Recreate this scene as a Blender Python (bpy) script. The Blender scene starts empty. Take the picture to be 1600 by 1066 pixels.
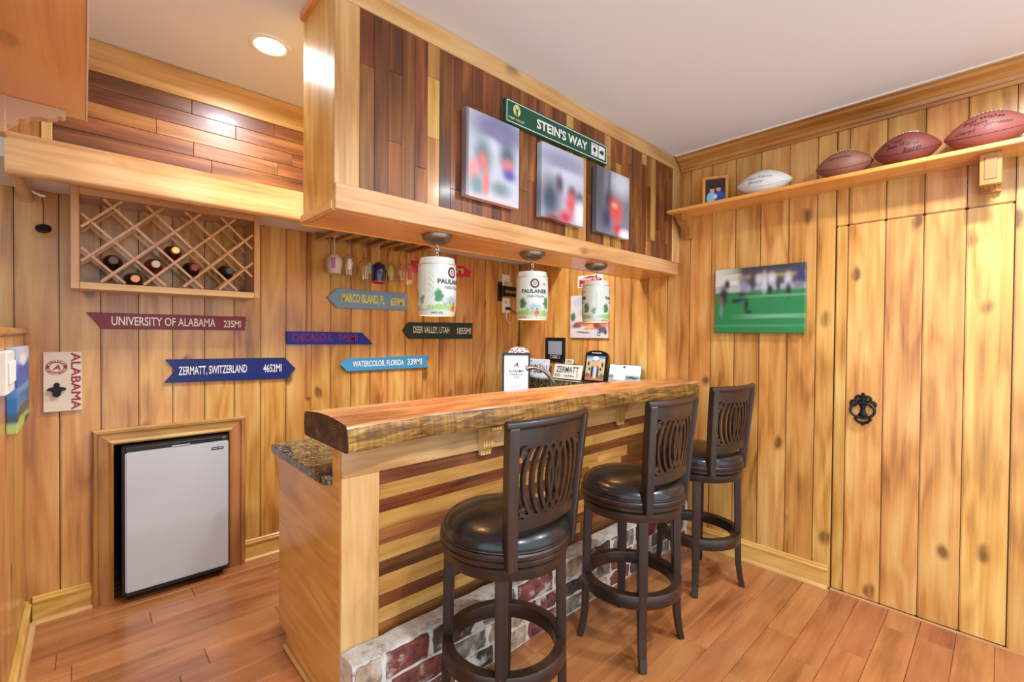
import bpy, bmesh, math, random
from math import pi, sin, cos, radians
from mathutils import Vector, Matrix

random.seed(7)
scn = bpy.context.scene
COL = scn.collection

# ------------------------------------------------------------------ camera, world, exposure
FPX, YAW, PIT, ROL, HC = 716.357, 0.750857, -0.0125812, 0.0085411, 1.30
_f = Vector((sin(YAW)*cos(PIT), cos(YAW)*cos(PIT), sin(PIT)))
_r = Vector((cos(YAW), -sin(YAW), 0.0)); _u = _r.cross(_f)
r2 = cos(ROL)*_r + sin(ROL)*_u; u2 = -sin(ROL)*_r + cos(ROL)*_u
cam_d = bpy.data.cameras.new('camera'); cam = bpy.data.objects.new('camera', cam_d); COL.objects.link(cam)
cam_d.sensor_width = 36.0; cam_d.sensor_fit = 'HORIZONTAL'; cam_d.lens = FPX/1600*36; cam_d.clip_start = 0.02
mw = Matrix((( r2.x, u2.x, -_f.x, 0), (r2.y, u2.y, -_f.y, 0), (r2.z, u2.z, -_f.z, HC), (0, 0, 0, 1)))
cam.matrix_world = mw
scn.camera = cam

world = bpy.data.worlds.new('world'); scn.world = world; world.use_nodes = True
bg = world.node_tree.nodes['Background']
bg.inputs['Color'].default_value = (0.76, 0.89, 1.0, 1); bg.inputs['Strength'].default_value = 2.15
CAN_POWER, KEG_POWER, CAN_COL = 27.0, 3.0, (0.90, 0.95, 1.0)
scn.view_settings.view_transform = 'Standard'; scn.view_settings.look = 'None'
scn.view_settings.gamma = 1.0; scn.view_settings.use_curve_mapping = False
scn.view_settings.exposure = 0.2

# ------------------------------------------------------------------ room numbers (metres)
W = 2.82        # right wall
K = 2.93        # back wall
XL = -0.19      # left wall face
CEIL = 2.44
YB0, YB1, XB, ZB = 1.44, 1.72, 0.575, 1.695     # bulkhead
YS, ZS = 2.43, 1.925                            # soffit over the back bar

# ------------------------------------------------------------------ materials
def srgb(r, g, b):
    def c(v):
        v /= 255.0
        return v/12.92 if v <= .04045 else ((v+.055)/1.055)**2.4
    return (c(r), c(g), c(b), 1.0)

class NT:
    def __init__(s, name):
        s.m = bpy.data.materials.new(name); s.m.use_nodes = True
        s.t = s.m.node_tree; s.b = s.t.nodes['Principled BSDF']
    def n(s, typ, **kw):
        o = s.t.nodes.new(typ)
        for k, v in kw.items():
            if k.startswith('i_'):
                o.inputs[k[2:].replace('_', ' ')].default_value = v
            elif k[0] == 'p' and k[1:].isdigit():
                o.inputs[int(k[1:])].default_value = v
            else: setattr(o, k, v)
        return o
    def l(s, a, b): s.t.links.new(a, b)
    def math(s, op, a, b=None, clamp=False):
        o = s.n('ShaderNodeMath', operation=op, use_clamp=clamp)
        for i, v in enumerate((a, b)):
            if v is None: continue
            if isinstance(v, (int, float)): o.inputs[i].default_value = v
            else: s.l(v, o.inputs[i])
        return o.outputs[0]
    def vmath(s, op, a, b=None):
        o = s.n('ShaderNodeVectorMath', operation=op)
        for i, v in enumerate((a, b)):
            if v is None: continue
            if isinstance(v, tuple): o.inputs[i].default_value = v
            else: s.l(v, o.inputs[i])
        return o.outputs['Value'] if op == 'LENGTH' else o.outputs[0]
    def mix(s, f, a, b):
        o = s.n('ShaderNodeMix', data_type='RGBA')
        for i, v in ((0, f), (6, a), (7, b)):
            if isinstance(v, (int, float)): o.inputs[i].default_value = v
            elif isinstance(v, tuple): o.inputs[i].default_value = v
            else: s.l(v, o.inputs[i])
        return o.outputs[2]
    def smooth(s, v, a, b, lo=0.0, hi=1.0):
        o = s.n('ShaderNodeMapRange', interpolation_type='SMOOTHSTEP')
        s.l(v, o.inputs[0])
        for i, q in ((1, a), (2, b), (3, lo), (4, hi)): o.inputs[i].default_value = q
        return o.outputs[0]
    def ramp(s, v, stops):
        o = s.n('ShaderNodeValToRGB'); e = o.color_ramp.elements
        while len(e) < len(stops): e.new(0.5)
        for q, (p, c) in zip(e, stops): q.position = p; q.color = c
        s.l(v, o.inputs[0]); return o.outputs[0]

_mats = {}
def plain(name, col, rough=.5, metal=0.0, spec=.5, bump=0.0, bscale=200, trans=0.0, ior=1.45, emit=None, estr=1.0, coat=0.0):
    if name in _mats: return _mats[name]
    t = NT(name); b = t.b
    b.inputs['Base Color'].default_value = col; b.inputs['Roughness'].default_value = rough
    b.inputs['Metallic'].default_value = metal; b.inputs['Specular IOR Level'].default_value = spec
    b.inputs['Transmission Weight'].default_value = trans; b.inputs['IOR'].default_value = ior
    b.inputs['Coat Weight'].default_value = coat
    if emit:
        b.inputs['Emission Color'].default_value = emit; b.inputs['Emission Strength'].default_value = estr
    if bump:
        tc = t.n('ShaderNodeTexCoord'); no = t.n('ShaderNodeTexNoise', i_Scale=bscale, i_Detail=3.0)
        t.l(tc.outputs['Object'], no.inputs['Vector'])
        bp = t.n('ShaderNodeBump', i_Strength=bump, i_Distance=.002); t.l(no.outputs[0], bp.inputs['Height']); t.l(bp.outputs[0], b.inputs['Normal'])
    _mats[name] = t.m; return t.m

def wood(name, dark, mid, light, axis, rough=.32, var=.28, hue=.02, knot=1.0, fine=1.0, ring=.35, coat=.25, sat=1.0):
    key = name + '_' + axis
    if key in _mats: return _mats[key]
    t = NT(key)
    tc = t.n('ShaderNodeTexCoord'); oi = t.n('ShaderNodeObjectInfo')
    cb = t.n('ShaderNodeCombineXYZ')
    for i, k in enumerate((37.3, 91.7, 53.1)): t.l(t.math('MULTIPLY', oi.outputs['Random'], k), cb.inputs[i])
    v = t.vmath('ADD', tc.outputs['Object'], cb.outputs[0])
    def sc(al, ac): return tuple(al if 'xyz'[i] == axis else ac for i in range(3))
    n1 = t.n('ShaderNodeTexNoise', i_Scale=2.0, i_Detail=6.0, i_Roughness=.62, i_Distortion=.5)
    t.l(t.vmath('MULTIPLY', v, sc(.8, 15.0*fine)), n1.inputs['Vector'])
    n2 = t.n('ShaderNodeTexNoise', i_Scale=1.0, i_Detail=2.0, i_Roughness=.5, i_Distortion=.3)
    t.l(t.vmath('MULTIPLY', v, sc(.9, 5.0)), n2.inputs['Vector'])
    n3 = t.n('ShaderNodeTexNoise', i_Scale=1.0, i_Detail=1.0)
    t.l(t.vmath('MULTIPLY', v, sc(2.2, 6.0)), n3.inputs['Vector'])
    rg = t.math('MULTIPLY_ADD', t.math('SINE', t.math('MULTIPLY', n2.outputs[0], 46.0)), .5); rg.node.inputs[2].default_value = .5
    f = t.math('ADD', t.math('MULTIPLY', n1.outputs[0], .5), t.math('MULTIPLY', rg, .16*ring))
    n4 = t.n('ShaderNodeTexNoise', i_Scale=1.0, i_Detail=3.0)
    t.l(t.vmath('MULTIPLY', v, sc(2.5, 110.0)), n4.inputs['Vector'])
    f = t.math('ADD', f, t.math('MULTIPLY', n3.outputs[0], .42))
    f = t.math('ADD', f, t.math('MULTIPLY', n4.outputs[0], .13))
    col = t.ramp(f, [(.36, dark), (.54, mid), (.74, light)])
    # knots
    vo = t.n('ShaderNodeTexVoronoi', i_Scale=1.0); vo.feature = 'F1'
    dist = t.n('ShaderNodeTexNoise', i_Scale=9.0, i_Detail=1.0); t.l(v, dist.inputs['Vector'])
    vk = t.vmath('ADD', t.vmath('MULTIPLY', v, sc(2.6, 4.6)), t.vmath('MULTIPLY', dist.outputs['Color'], (.16, .16, .16)))
    t.l(vk, vo.inputs['Vector'])
    km = t.smooth(vo.outputs['Distance'], .16, .06, 0.0, min(1.0, .8*knot))
    kd = t.mix(t.smooth(vo.outputs['Distance'], .05, .14), tuple(c*.22 for c in dark[:3]) + (1,), (dark[0]*.75, dark[1]*.6, dark[2]*.5, 1))
    km2 = t.math('MULTIPLY', km, t.smooth(n1.outputs[0], .30, .55, .35, 1.0))
    col = t.mix(km2, col, kd)
    hs = t.n('ShaderNodeHueSaturation'); t.l(col, hs.inputs['Color'])
    t.l(t.math('MULTIPLY_ADD', oi.outputs['Random'], var), hs.inputs['Value']); hs.inputs['Value'].links[0].from_node.inputs[2].default_value = 1-var*.5
    r3 = t.math('FRACT', t.math('MULTIPLY', oi.outputs['Random'], 17.13))
    t.l(t.math('MULTIPLY_ADD', r3, hue), hs.inputs['Hue']); hs.inputs['Hue'].links[0].from_node.inputs[2].default_value = .5-hue*.5
    hs.inputs['Saturation'].default_value = sat
    t.l(hs.outputs[0], t.b.inputs['Base Color'])
    t.l(t.math('MULTIPLY_ADD', n1.outputs[0], .18), t.b.inputs['Roughness']); t.b.inputs['Roughness'].links[0].from_node.inputs[2].default_value = rough-.09
    t.b.inputs['Coat Weight'].default_value = coat; t.b.inputs['Coat Roughness'].default_value = .12
    bp = t.n('ShaderNodeBump', i_Strength=.12, i_Distance=.002); t.l(n1.outputs[0], bp.inputs['Height']); t.l(bp.outputs[0], t.b.inputs['Normal'])
    _mats[key] = t.m; return t.m

def pine(ax):    return wood('pine', srgb(138, 82, 32), srgb(200, 140, 68), srgb(220, 174, 102), ax, var=.24, hue=.018, knot=1.0, ring=.6)
def maple(ax):   return wood('maple', srgb(166, 112, 56), srgb(208, 160, 98), srgb(226, 188, 134), ax, var=.12, knot=.8)
def gold(ax):    return wood('gold', srgb(176, 122, 48), srgb(206, 156, 70), srgb(224, 182, 100), ax, var=.04, knot=.1, ring=1.0)
def orange(ax):  return wood('orange', srgb(198, 116, 46), srgb(228, 150, 76), srgb(238, 176, 106), ax, var=.06, knot=.4)
def shelfwood(ax): return wood('shelfwood', srgb(220, 158, 92), srgb(240, 190, 128), srgb(246, 208, 156), ax, var=.02, knot=.7, ring=.2)
def oak(ax):     return wood('oak', srgb(120, 70, 26), srgb(176, 116, 54), srgb(200, 146, 80), ax, var=.08, knot=.1, fine=2.0)
def walnut(ax):  return wood('walnut', srgb(54, 24, 8), srgb(112, 61, 25), srgb(166, 102, 50), ax, var=.6, hue=.02, knot=.5, rough=.4, coat=.1)
def poplar(ax):  return wood('poplar', srgb(140, 90, 36), srgb(188, 138, 68), srgb(212, 168, 98), ax, var=.2, knot=.9)
def rackwood(ax): return wood('rackwood', srgb(178, 120, 66), srgb(208, 154, 96), srgb(222, 176, 118), ax, var=.1, knot=0)
def floorwood(ax): return wood('floorwood', srgb(124, 72, 38), srgb(168, 106, 60), srgb(186, 126, 78), ax, rough=.27, var=.2, hue=.014, knot=.6, coat=.3, fine=.7)
def darkwood(ax): return wood('darkwood', srgb(18, 10, 7), srgb(38, 22, 15), srgb(66, 40, 27), ax, rough=.42, var=.0, hue=0, knot=0, coat=.12)

def blobs(name, w, h, base, items, rough=.4, top=None, coat=.0):
    """printed picture: base colour (or vertical gradient) with soft or hard elliptical / box patches; object x,y in metres"""
    t = NT(name); tc = t.n('ShaderNodeTexCoord')
    v = t.vmath('MULTIPLY', tc.outputs['Object'], (2.0/w, 2.0/h, 0.0))
    sx = t.n('ShaderNodeSeparateXYZ'); t.l(v, sx.inputs[0])
    if top: col = t.mix(t.smooth(sx.outputs[1], -1, 1), base, top)
    else: col = t.mix(0.0, base, base)
    no = t.n('ShaderNodeTexNoise', i_Scale=3.0, i_Detail=4.0); t.l(v, no.inputs['Vector'])
    jit = t.vmath('MULTIPLY', t.vmath('SUBTRACT', no.outputs['Color'], (.5, .5, .5)), (.22, .22, 0))
    vj = t.vmath('ADD', v, jit)
    for it in items:
        kind, cx, cy, rx, ry, c = it[:6]; soft = it[6] if len(it) > 6 else .3
        src = vj if kind == 'n' else v
        d = t.vmath('MULTIPLY', t.vmath('SUBTRACT', src, (cx, cy, 0)), (1/rx, 1/ry, 0))
        if kind == 'b':
            ab = t.vmath('ABSOLUTE', d); s2 = t.n('ShaderNodeSeparateXYZ'); t.l(ab, s2.inputs[0])
            q = t.math('MAXIMUM', s2.outputs[0], s2.outputs[1])
        else: q = t.vmath('LENGTH', d)
        col = t.mix(t.smooth(q, 1.0+soft*.75, max(0.0, 1.0-soft*1.1)), col, c)
    t.l(col, t.b.inputs['Base Color']); t.b.inputs['Roughness'].default_value = rough; t.b.inputs['Coat Weight'].default_value = coat
    return t.m

WHITE = plain('white_paint', srgb(236, 232, 226), .6)
CEILM = plain('ceiling_paint', srgb(230, 233, 235), .8, bump=.05)
BLACK = plain('black_plastic', srgb(20, 20, 21), .35)
IRON = plain('cast_iron', srgb(34, 33, 34), .42, metal=.6, bump=.2, bscale=120)
CHROME = plain('brushed_nickel', srgb(190, 186, 180), .22, metal=1.0)
BRONZE = plain('pewter_metal', srgb(140, 128, 114), .35, metal=.9)
STEEL = plain('fridge_steel', srgb(196, 199, 202), .36, metal=.15, bump=.03, bscale=14)
LEATHER = plain('black_leather', srgb(22, 22, 25), .3, bump=.12, bscale=60, coat=.25)
PLATE = plain('white_plastic', srgb(238, 234, 226), .35)

def granite():
    t = NT('granite'); tc = t.n('ShaderNodeTexCoord')
    a = t.n('ShaderNodeTexNoise', i_Scale=38.0, i_Detail=7.0, i_Roughness=.78); t.l(tc.outputs['Object'], a.inputs['Vector'])
    v = t.n('ShaderNodeTexVoronoi', i_Scale=120.0); t.l(tc.outputs['Object'], v.inputs['Vector'])
    f = t.math('ADD', t.math('MULTIPLY', a.outputs[0], .8), t.math('MULTIPLY', v.outputs['Distance'], .25))
    t.l(t.ramp(f, [(.38, srgb(14, 14, 13)), (.50, srgb(52, 48, 38)), (.60, srgb(124, 104, 66)), (.74, srgb(178, 164, 128))]), t.b.inputs['Base Color'])
    t.b.inputs['Roughness'].default_value = .08
    return t.m
GRANITE = granite()

def slab_front():
    t = NT('sawn_edge'); tc = t.n('ShaderNodeTexCoord'); o = tc.outputs['Object']
    a = t.n('ShaderNodeTexNoise', i_Scale=1.0, i_Detail=6.0, i_Roughness=.65, i_Distortion=1.2); t.l(t.vmath('MULTIPLY', o, (5, 20, 45)), a.inputs['Vector'])
    s = t.n('ShaderNodeTexNoise', i_Scale=1.0, i_Detail=3.0); t.l(t.vmath('MULTIPLY', o, (70, 1, 3)), s.inputs['Vector'])
    f = t.math('ADD', t.math('MULTIPLY', a.outputs[0], .8), t.math('MULTIPLY', s.outputs[0], .25))
    t.l(t.ramp(f, [(.36, srgb(62, 38, 14)), (.5, srgb(122, 82, 34)), (.62, srgb(168, 124, 60)), (.75, srgb(206, 170, 98))]), t.b.inputs['Base Color'])
    t.b.inputs['Roughness'].default_value = .42
    bp = t.n('ShaderNodeBump', i_Strength=.6, i_Distance=.004); t.l(f, bp.inputs['Height']); t.l(bp.outputs[0], t.b.inputs['Normal'])
    return t.m
def slab_end():
    t = NT('end_grain'); tc = t.n('ShaderNodeTexCoord'); o = t.vmath('ADD', tc.outputs['Object'], (0, .12, .13))
    ln = t.vmath('LENGTH', t.vmath('MULTIPLY', o, (0, 1, 1)))
    a = t.n('ShaderNodeTexNoise', i_Scale=25.0, i_Detail=4.0); t.l(tc.outputs['Object'], a.inputs['Vector'])
    w = t.math('SINE', t.math('ADD', t.math('MULTIPLY', ln, 700.0), t.math('MULTIPLY', a.outputs[0], 5.0)))
    f = t.math('ADD', t.math('MULTIPLY', w, .09), a.outputs[0])
    t.l(t.ramp(f, [(.36, srgb(28, 17, 10)), (.52, srgb(58, 36, 21)), (.72, srgb(108, 74, 44))]), t.b.inputs['Base Color'])
    t.b.inputs['Roughness'].default_value = .5
    return t.m
def slab_top():
    return wood('slabtop', srgb(132, 74, 34), srgb(180, 116, 64), srgb(212, 154, 100), 'x', rough=.28, var=0, hue=0, knot=.7, ring=.8, coat=.4)

# ------------------------------------------------------------------ geometry helpers
class MB:
    def __init__(s): s.v = []; s.f = []; s.mi = []; s.cur = 0
    def add(s, vs, fs, mi=None):
        b = len(s.v); s.v += [tuple(q) for q in vs]
        for f in fs: s.f.append(tuple(b+i for i in f)); s.mi.append(s.cur if mi is None else mi)
        return s
    def box(s, x0, x1, y0, y1, z0, z1):
        return s.add([(x0,y0,z0),(x1,y0,z0),(x1,y1,z0),(x0,y1,z0),(x0,y0,z1),(x1,y0,z1),(x1,y1,z1),(x0,y1,z1)],
                     [(0,3,2,1),(4,5,6,7),(0,1,5,4),(1,2,6,5),(2,3,7,6),(3,0,4,7)])
    def prism(s, poly, a, b, axis='z'):
        """extrude a polygon; axis z: poly=(x,y); y: poly=(x,z); x: poly=(y,z)"""
        n = len(poly)
        def P(p, q): return (p[0], p[1], q) if axis == 'z' else ((p[0], q, p[1]) if axis == 'y' else (q, p[0], p[1]))
        vs = [P(p, a) for p in poly] + [P(p, b) for p in poly]
        fs = [tuple(range(n))[::-1], tuple(range(n, 2*n))] + [(i, (i+1) % n, n+(i+1) % n, n+i) for i in range(n)]
        return s.add(vs, fs)
    def lathe(s, prof, n=32, c=(0, 0, 0), axis='z', cap=True, a0=0, a1=2*pi):
        full = abs(a1-a0-2*pi) < 1e-6; m = n if full else n+1
        vs = []
        for r, z in prof:
            for i in range(m):
                a = a0+(a1-a0)*i/n
                p = (r*cos(a), r*sin(a), z)
                if axis == 'x': p = (p[2], p[0], p[1])
                if axis == 'y': p = (p[0], p[2], p[1])
                vs.append((c[0]+p[0], c[1]+p[1], c[2]+p[2]))
        fs = []
        for j in range(len(prof)-1):
            for i in range(n if full else n):
                i2 = (i+1) % m if full else i+1
                fs.append((j*m+i, j*m+i2, (j+1)*m+i2, (j+1)*m+i))
        if cap and full:
            fs.append(tuple(range(m))[::-1]); fs.append(tuple((len(prof)-1)*m+i for i in range(m)))
        return s.add(vs, fs)
    def tube(s, pts, r, n=8, closed=False, flat=None, up=(0, 0, 1)):
        """sweep; r scalar or list; flat=(w,h) uses a rectangular section with 'up' giving the h direction"""
        pts = [Vector(p) for p in pts]; m = len(pts); rings = []
        prev = None
        for i, p in enumerate(pts):
            a = pts[(i-1) % m] if (closed or i > 0) else p
            b = pts[(i+1) % m] if (closed or i < m-1) else p
            t = (b-a).normalized()
            u = Vector(up(i)) if callable(up) else Vector(up)
            if flat is None:
                if prev is None:
                    u = Vector((0, 0, 1)) if abs(t.z) < .9 else Vector((1, 0, 0))
                    prev = (u - t*u.dot(t)).normalized()
                else: prev = (prev - t*prev.dot(t)).normalized()
                x = prev; y = t.cross(x); rr = r[i] if isinstance(r, (list, tuple)) else r
                rings.append([p + x*rr*cos(2*pi*k/n) + y*rr*sin(2*pi*k/n) for k in range(n)])
            else:
                h = (u - t*u.dot(t)).normalized(); w = t.cross(h)
                sc = r[i] if isinstance(r, (list, tuple)) else 1.0
                a_, b_ = flat[0]/2*sc, flat[1]/2*sc
                rings.append([p - w*a_ - h*b_, p + w*a_ - h*b_, p + w*a_ + h*b_, p - w*a_ + h*b_])
        k = len(rings[0]); vs = [q for R_ in rings for q in R_]; fs = []
        for i in range(m if closed else m-1):
            j = (i+1) % m
            for q in range(k): fs.append((i*k+q, i*k+(q+1) % k, j*k+(q+1) % k, j*k+q))
        if not closed: fs += [tuple(range(k))[::-1], tuple((m-1)*k+q for q in range(k))]
        return s.add(vs, fs)
    def ball(s, c, r, n=12, m=8, sc=(1, 1, 1)):
        prof = [(r*sin(pi*j/m)+1e-5, -r*cos(pi*j/m)) for j in range(m+1)]
        b = len(s.v); s.lathe(prof, n, cap=False)
        for i in range(b, len(s.v)):
            p = s.v[i]; s.v[i] = (c[0]+p[0]*sc[0], c[1]+p[1]*sc[1], c[2]+p[2]*sc[2])
        return s
    def mesh(s, name, mats, smooth=False, bevel=0, auto=None):
        me = bpy.data.meshes.new(name); me.from_pydata(s.v, [], s.f)
        for i, p in enumerate(me.polygons): p.material_index = s.mi[i]; p.use_smooth = smooth
        bm = bmesh.new(); bm.from_mesh(me)
        bmesh.ops.recalc_face_normals(bm, faces=bm.faces)
        if bevel:
            bmesh.ops.bevel(bm, geom=[e for e in bm.edges if len(e.link_faces) == 2 and e.calc_face_angle(0) > .6], offset=bevel, segments=1 if bevel < .004 else 2, affect='EDGES', clamp_overlap=True)
        bm.to_mesh(me); bm.free()
        if smooth:
            me.set_sharp_from_angle(angle=radians(auto or 40))
        for m in (mats if isinstance(mats, (list, tuple)) else [mats]): me.materials.append(m)
        return me

def link(name, me, parent=None, loc=(0, 0, 0), rot=(0, 0, 0)):
    o = bpy.data.objects.new(name, me); COL.objects.link(o); o.location = loc; o.rotation_euler = rot
    if parent: o.parent = parent
    return o
def part(name, mb, mat, parent=None, smooth=False, bevel=0, loc=(0, 0, 0), rot=(0, 0, 0), auto=None):
    return link(name, mb.mesh(name, mat, smooth, bevel, auto), parent, loc, rot)
def tag(o, label, cat=None, group=None, kind=None):
    if label: o['label'] = label
    if cat: o['category'] = cat
    if group: o['group'] = group
    if kind: o['kind'] = kind
    return o
def thing(name, label, cat, loc=(0, 0, 0), rot=(0, 0, 0), group=None):
    return tag(link(name, None, None, loc, rot), label, cat, group)
def copy_tree(o, parent=None):
    c = o.copy(); COL.objects.link(c); c.parent = parent
    for ch in list(o.children): copy_tree(ch, c)
    return c
_cb = {}
def piece(name, parent, mat, x0, x1, y0, y1, z0, z1, bev=.003, loc_shift=None):
    """a bevelled board with its own origin, mesh shared between equal sizes"""
    sx, sy, sz = round(x1-x0, 4), round(y1-y0, 4), round(z1-z0, 4)
    key = (sx, sy, sz, bev, mat.name)
    if key not in _cb:
        m = MB().box(-sx/2, sx/2, -sy/2, sy/2, -sz/2, sz/2); _cb[key] = m.mesh(name, mat, bevel=bev)
    return link(name, _cb[key], parent, ((x0+x1)/2, (y0+y1)/2, (z0+z1)/2))

RB = (pi/2, 0, 0)          # local x right, y up, z out: facing -Y (back wall, bulkhead)
RR = (pi/2, 0, -pi/2)      # facing -X (right wall)
RL = (pi/2, 0, pi/2)       # facing +X (left wall)

def text_mesh(s, w=None, h=None, bold=0.0, shear=0.0, ext=0.0, space=1.0):
    cu = bpy.data.curves.new('t', 'FONT'); cu.body = s; cu.size = 1; cu.offset = bold; cu.shear = shear; cu.space_character = space
    cu.resolution_u = 4; cu.align_x = 'CENTER'; cu.align_y = 'CENTER'; cu.extrude = ext
    o = bpy.data.objects.new('t', cu); COL.objects.link(o)
    bpy.context.view_layer.update()
    me = bpy.data.meshes.new_from_object(o.evaluated_get(bpy.context.evaluated_depsgraph_get()))
    bpy.data.objects.remove(o); bpy.data.curves.remove(cu)
    xs = [v.co.x for v in me.vertices]; ys = [v.co.y for v in me.vertices]
    if not xs: return me
    cx, cy = (min(xs)+max(xs))/2, (min(ys)+max(ys))/2
    sx = w/(max(xs)-min(xs)) if w else None; sy = h/(max(ys)-min(ys)) if h else None
    sx = sx or sy; sy = sy or sx
    for v in me.vertices: v.co.x = (v.co.x-cx)*sx; v.co.y = (v.co.y-cy)*sy
    return me
def text(s, parent, mat, x, y, z, w=None, h=None, bold=0.02, shear=0.0, name='lettering', rz=0.0, warp=None, label=None):
    me = text_mesh(s, w, h, bold, shear); me.materials.append(mat)
    if warp:
        for v in me.vertices:
            v.co = Vector(warp(v.co.x+x, v.co.y+y))
        o = link(name, me, parent)
    else: o = link(name, me, parent, (x, y, z), (0, 0, rz))
    if label: o['label'] = label
    return o
def ringtext(s, parent, mat, cx, cy, z, r, h, a_mid, step, flip=False, name='lettering'):
    """letters around a circle, one mesh"""
    mb = MB(); n = len(s)
    for i, ch in enumerate(s):
        if ch == ' ': continue
        k = i-(n-1)/2
        a = a_mid - k*step if not flip else a_mid + k*step
        me = text_mesh(ch, None, h, .03)
        rot = a - pi/2 if not flip else a + pi/2
        vs = [(cx+r*cos(a)+v.co.x*cos(rot)-v.co.y*sin(rot), cy+r*sin(a)+v.co.x*sin(rot)+v.co.y*cos(rot), z) for v in me.vertices]
        mb.add(vs, [tuple(p.vertices) for p in me.polygons]); bpy.data.meshes.remove(me)
    return part(name, mb, mat, parent)
def disc(mb, cx, cy, z, r, n=32, ry=None):
    ry = ry or r
    return mb.add([(cx+r*cos(2*pi*i/n), cy+ry*sin(2*pi*i/n), z) for i in range(n)], [tuple(range(n))])
def annulus(mb, cx, cy, z, r0, r1, n=40, k=1.0):
    vs = [(cx+r*cos(2*pi*i/n), cy+k*r*sin(2*pi*i/n), z) for r in (r0, r1) for i in range(n)]
    return mb.add(vs, [(i, (i+1) % n, n+(i+1) % n, n+i) for i in range(n)])

# ================================================================== SETTING
# ---- floor
floor = part('floor', MB().box(-1.6, W+.1, -1.25, K+.7, -.06, -.012), floorwood('x'))
tag(floor, 'glossy reddish brown hardwood plank floor', 'floor', kind='structure')
FW = .117
y = K; row = 0
rf = random.Random(3)
while y > -1.0:
    x = XL - rf.uniform(0, .7)
    while x < W:
        ln = rf.choice((.42, .55, .62, .75, .88))
        x1 = min(x+ln, W)
        if x1 > XL-.0:
            xa = max(x, XL)
            if x1-xa > .03: piece('plank', floor, floorwood('x'), xa+.0006, x1-.0006, y-FW+.0007, y-.0007, -.012, rf.uniform(-.0008, 0), .0016)
        x += ln
    y -= FW
# ---- ceiling
ceiling = part('ceiling', MB().box(-1.6, W+.1, -1.25, K+.1, CEIL, CEIL+.06), CEILM)
tag(ceiling, 'smooth pale grey ceiling', 'ceiling', kind='structure')

# ---- back wall
FX0, FX1, FZ = .102, .585, .757          # fridge niche
wb = MB(); wb.box(-1.3, FX0, K+.018, K+.12, 0, CEIL).box(FX1, W+.1, K+.018, K+.12, 0, CEIL).box(FX0, FX1, K+.018, K+.12, FZ, CEIL)
wb.box(FX0-.02, FX0, K+.12, K+.62, -.02, FZ+.02).box(FX1, FX1+.02, K+.12, K+.62, -.02, FZ+.02).box(FX0, FX1, K+.12, K+.62, FZ, FZ+.02).box(FX0, FX1, K+.6, K+.62, -.02, FZ)
wall_back = tag(part('wall_back', wb, plain('wall_core', srgb(104, 70, 36), .8)), 'knotty pine plank wall behind the bar with direction signs', 'wall', kind='structure')
xs = [-.223-.1395*i for i in range(7, 0, -1)] + [-.223, -.083, .058, .198, .335, .474, .613, .746, .884, 1.026, 1.149, 1.284, 1.418, 1.546, 1.687, 1.83, 1.977, 2.127, 2.305, 2.426, 2.56, 2.69, 2.82]
for a, b in zip(xs[:-1], xs[1:]):
    z0 = FZ+.03 if (a > .05 and b < .62) else 0
    piece('plank', wall_back, pine('z'), a+.0016, b-.0016, K, K+.018, z0, ZS, .0045)
# a dark half-round batten on the wall
piece('batten', wall_back, oak('z'), .998, 1.026, K-.012, K-.0005, .9, ZS, .005)
# ---- right wall
wall_right = tag(part('wall_right', MB().box(W+.018, W+.1, -1.25, K+.1, 0, CEIL), plain('wall_core', srgb(104, 70, 36), .8)), 'knotty pine plank wall with the football shelf', 'wall', kind='structure')
ys = [2.93, 2.797, 2.668, 2.516, 2.366, 2.219, 2.074, 1.932, 1.793, 1.663, 1.521, 1.368, 1.233, 1.092, .954, .811, .678, .595]
for a, b in zip(ys[:-1], ys[1:]):
    piece('plank', wall_right, pine('z'), W, W+.018, b+.0014, a-.0014, 0, 2.40, .0045)
yd = [.593, .542, .394, .256, .117, -.027]
DZ = 1.871
door = tag(part('door_1', MB().box(W+.012, W+.0175, yd[-1]+.004, yd[0]-.004, .008, DZ-.004), plain('wall_core', srgb(104, 70, 36), .8)), 'hidden plank door flush in the pine wall', 'door', kind='structure')
for a, b in zip(yd[:-1], yd[1:]):
    piece('plank', door, pine('z'), W-.001, W+.012, b+(.003 if b == yd[-1] else .0014), a-(.003 if a == yd[0] else .0014), .01, DZ-.002, .0045)
    piece('plank', wall_right, pine('z'), W, W+.018, b+.0014, a-.0014, DZ+.001, 2.40, .0045)
yy = yd[-1]
while yy > -1.1:
    piece('plank', wall_right, pine('z'), W, W+.018, yy-.1435+.0014, yy-.0014, 0, 2.40, .0045); yy -= .1435
# ---- left wall: full height near the camera, half wall by the back corner
wl = MB().box(XL-.1, XL-.018, 1.0, 2.09, 0, CEIL).box(XL-.1, XL-.018, 2.09, K+.018, 0, 1.285)
wall_left = tag(part('wall_left', wl, plain('wall_core', srgb(104, 70, 36), .8)), 'pine plank half wall at the left edge', 'wall', kind='structure')
yy = K
while yy > 1.1:
    y0 = yy-.14
    if y0 > 2.0: piece('plank', wall_left, pine('z'), XL-.018, XL, y0+.0005, yy-.0005, 0, 1.285, .004)
    else: piece('plank', wall_left, pine('z'), XL-.018, XL, y0+.0005, yy-.0005, 0, CEIL, .004)
    yy = y0
piece('cap', wall_left, pine('y'), XL-.13, XL+.012, 2.09, K-.001, 1.286, 1.312, .006)
wall_nook = tag(part('wall_nook', MB().box(-1.3, -1.2, 1.0, K, 0, CEIL), WHITE), 'white wall of the nook beyond the half wall', 'wall', kind='structure')

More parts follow.
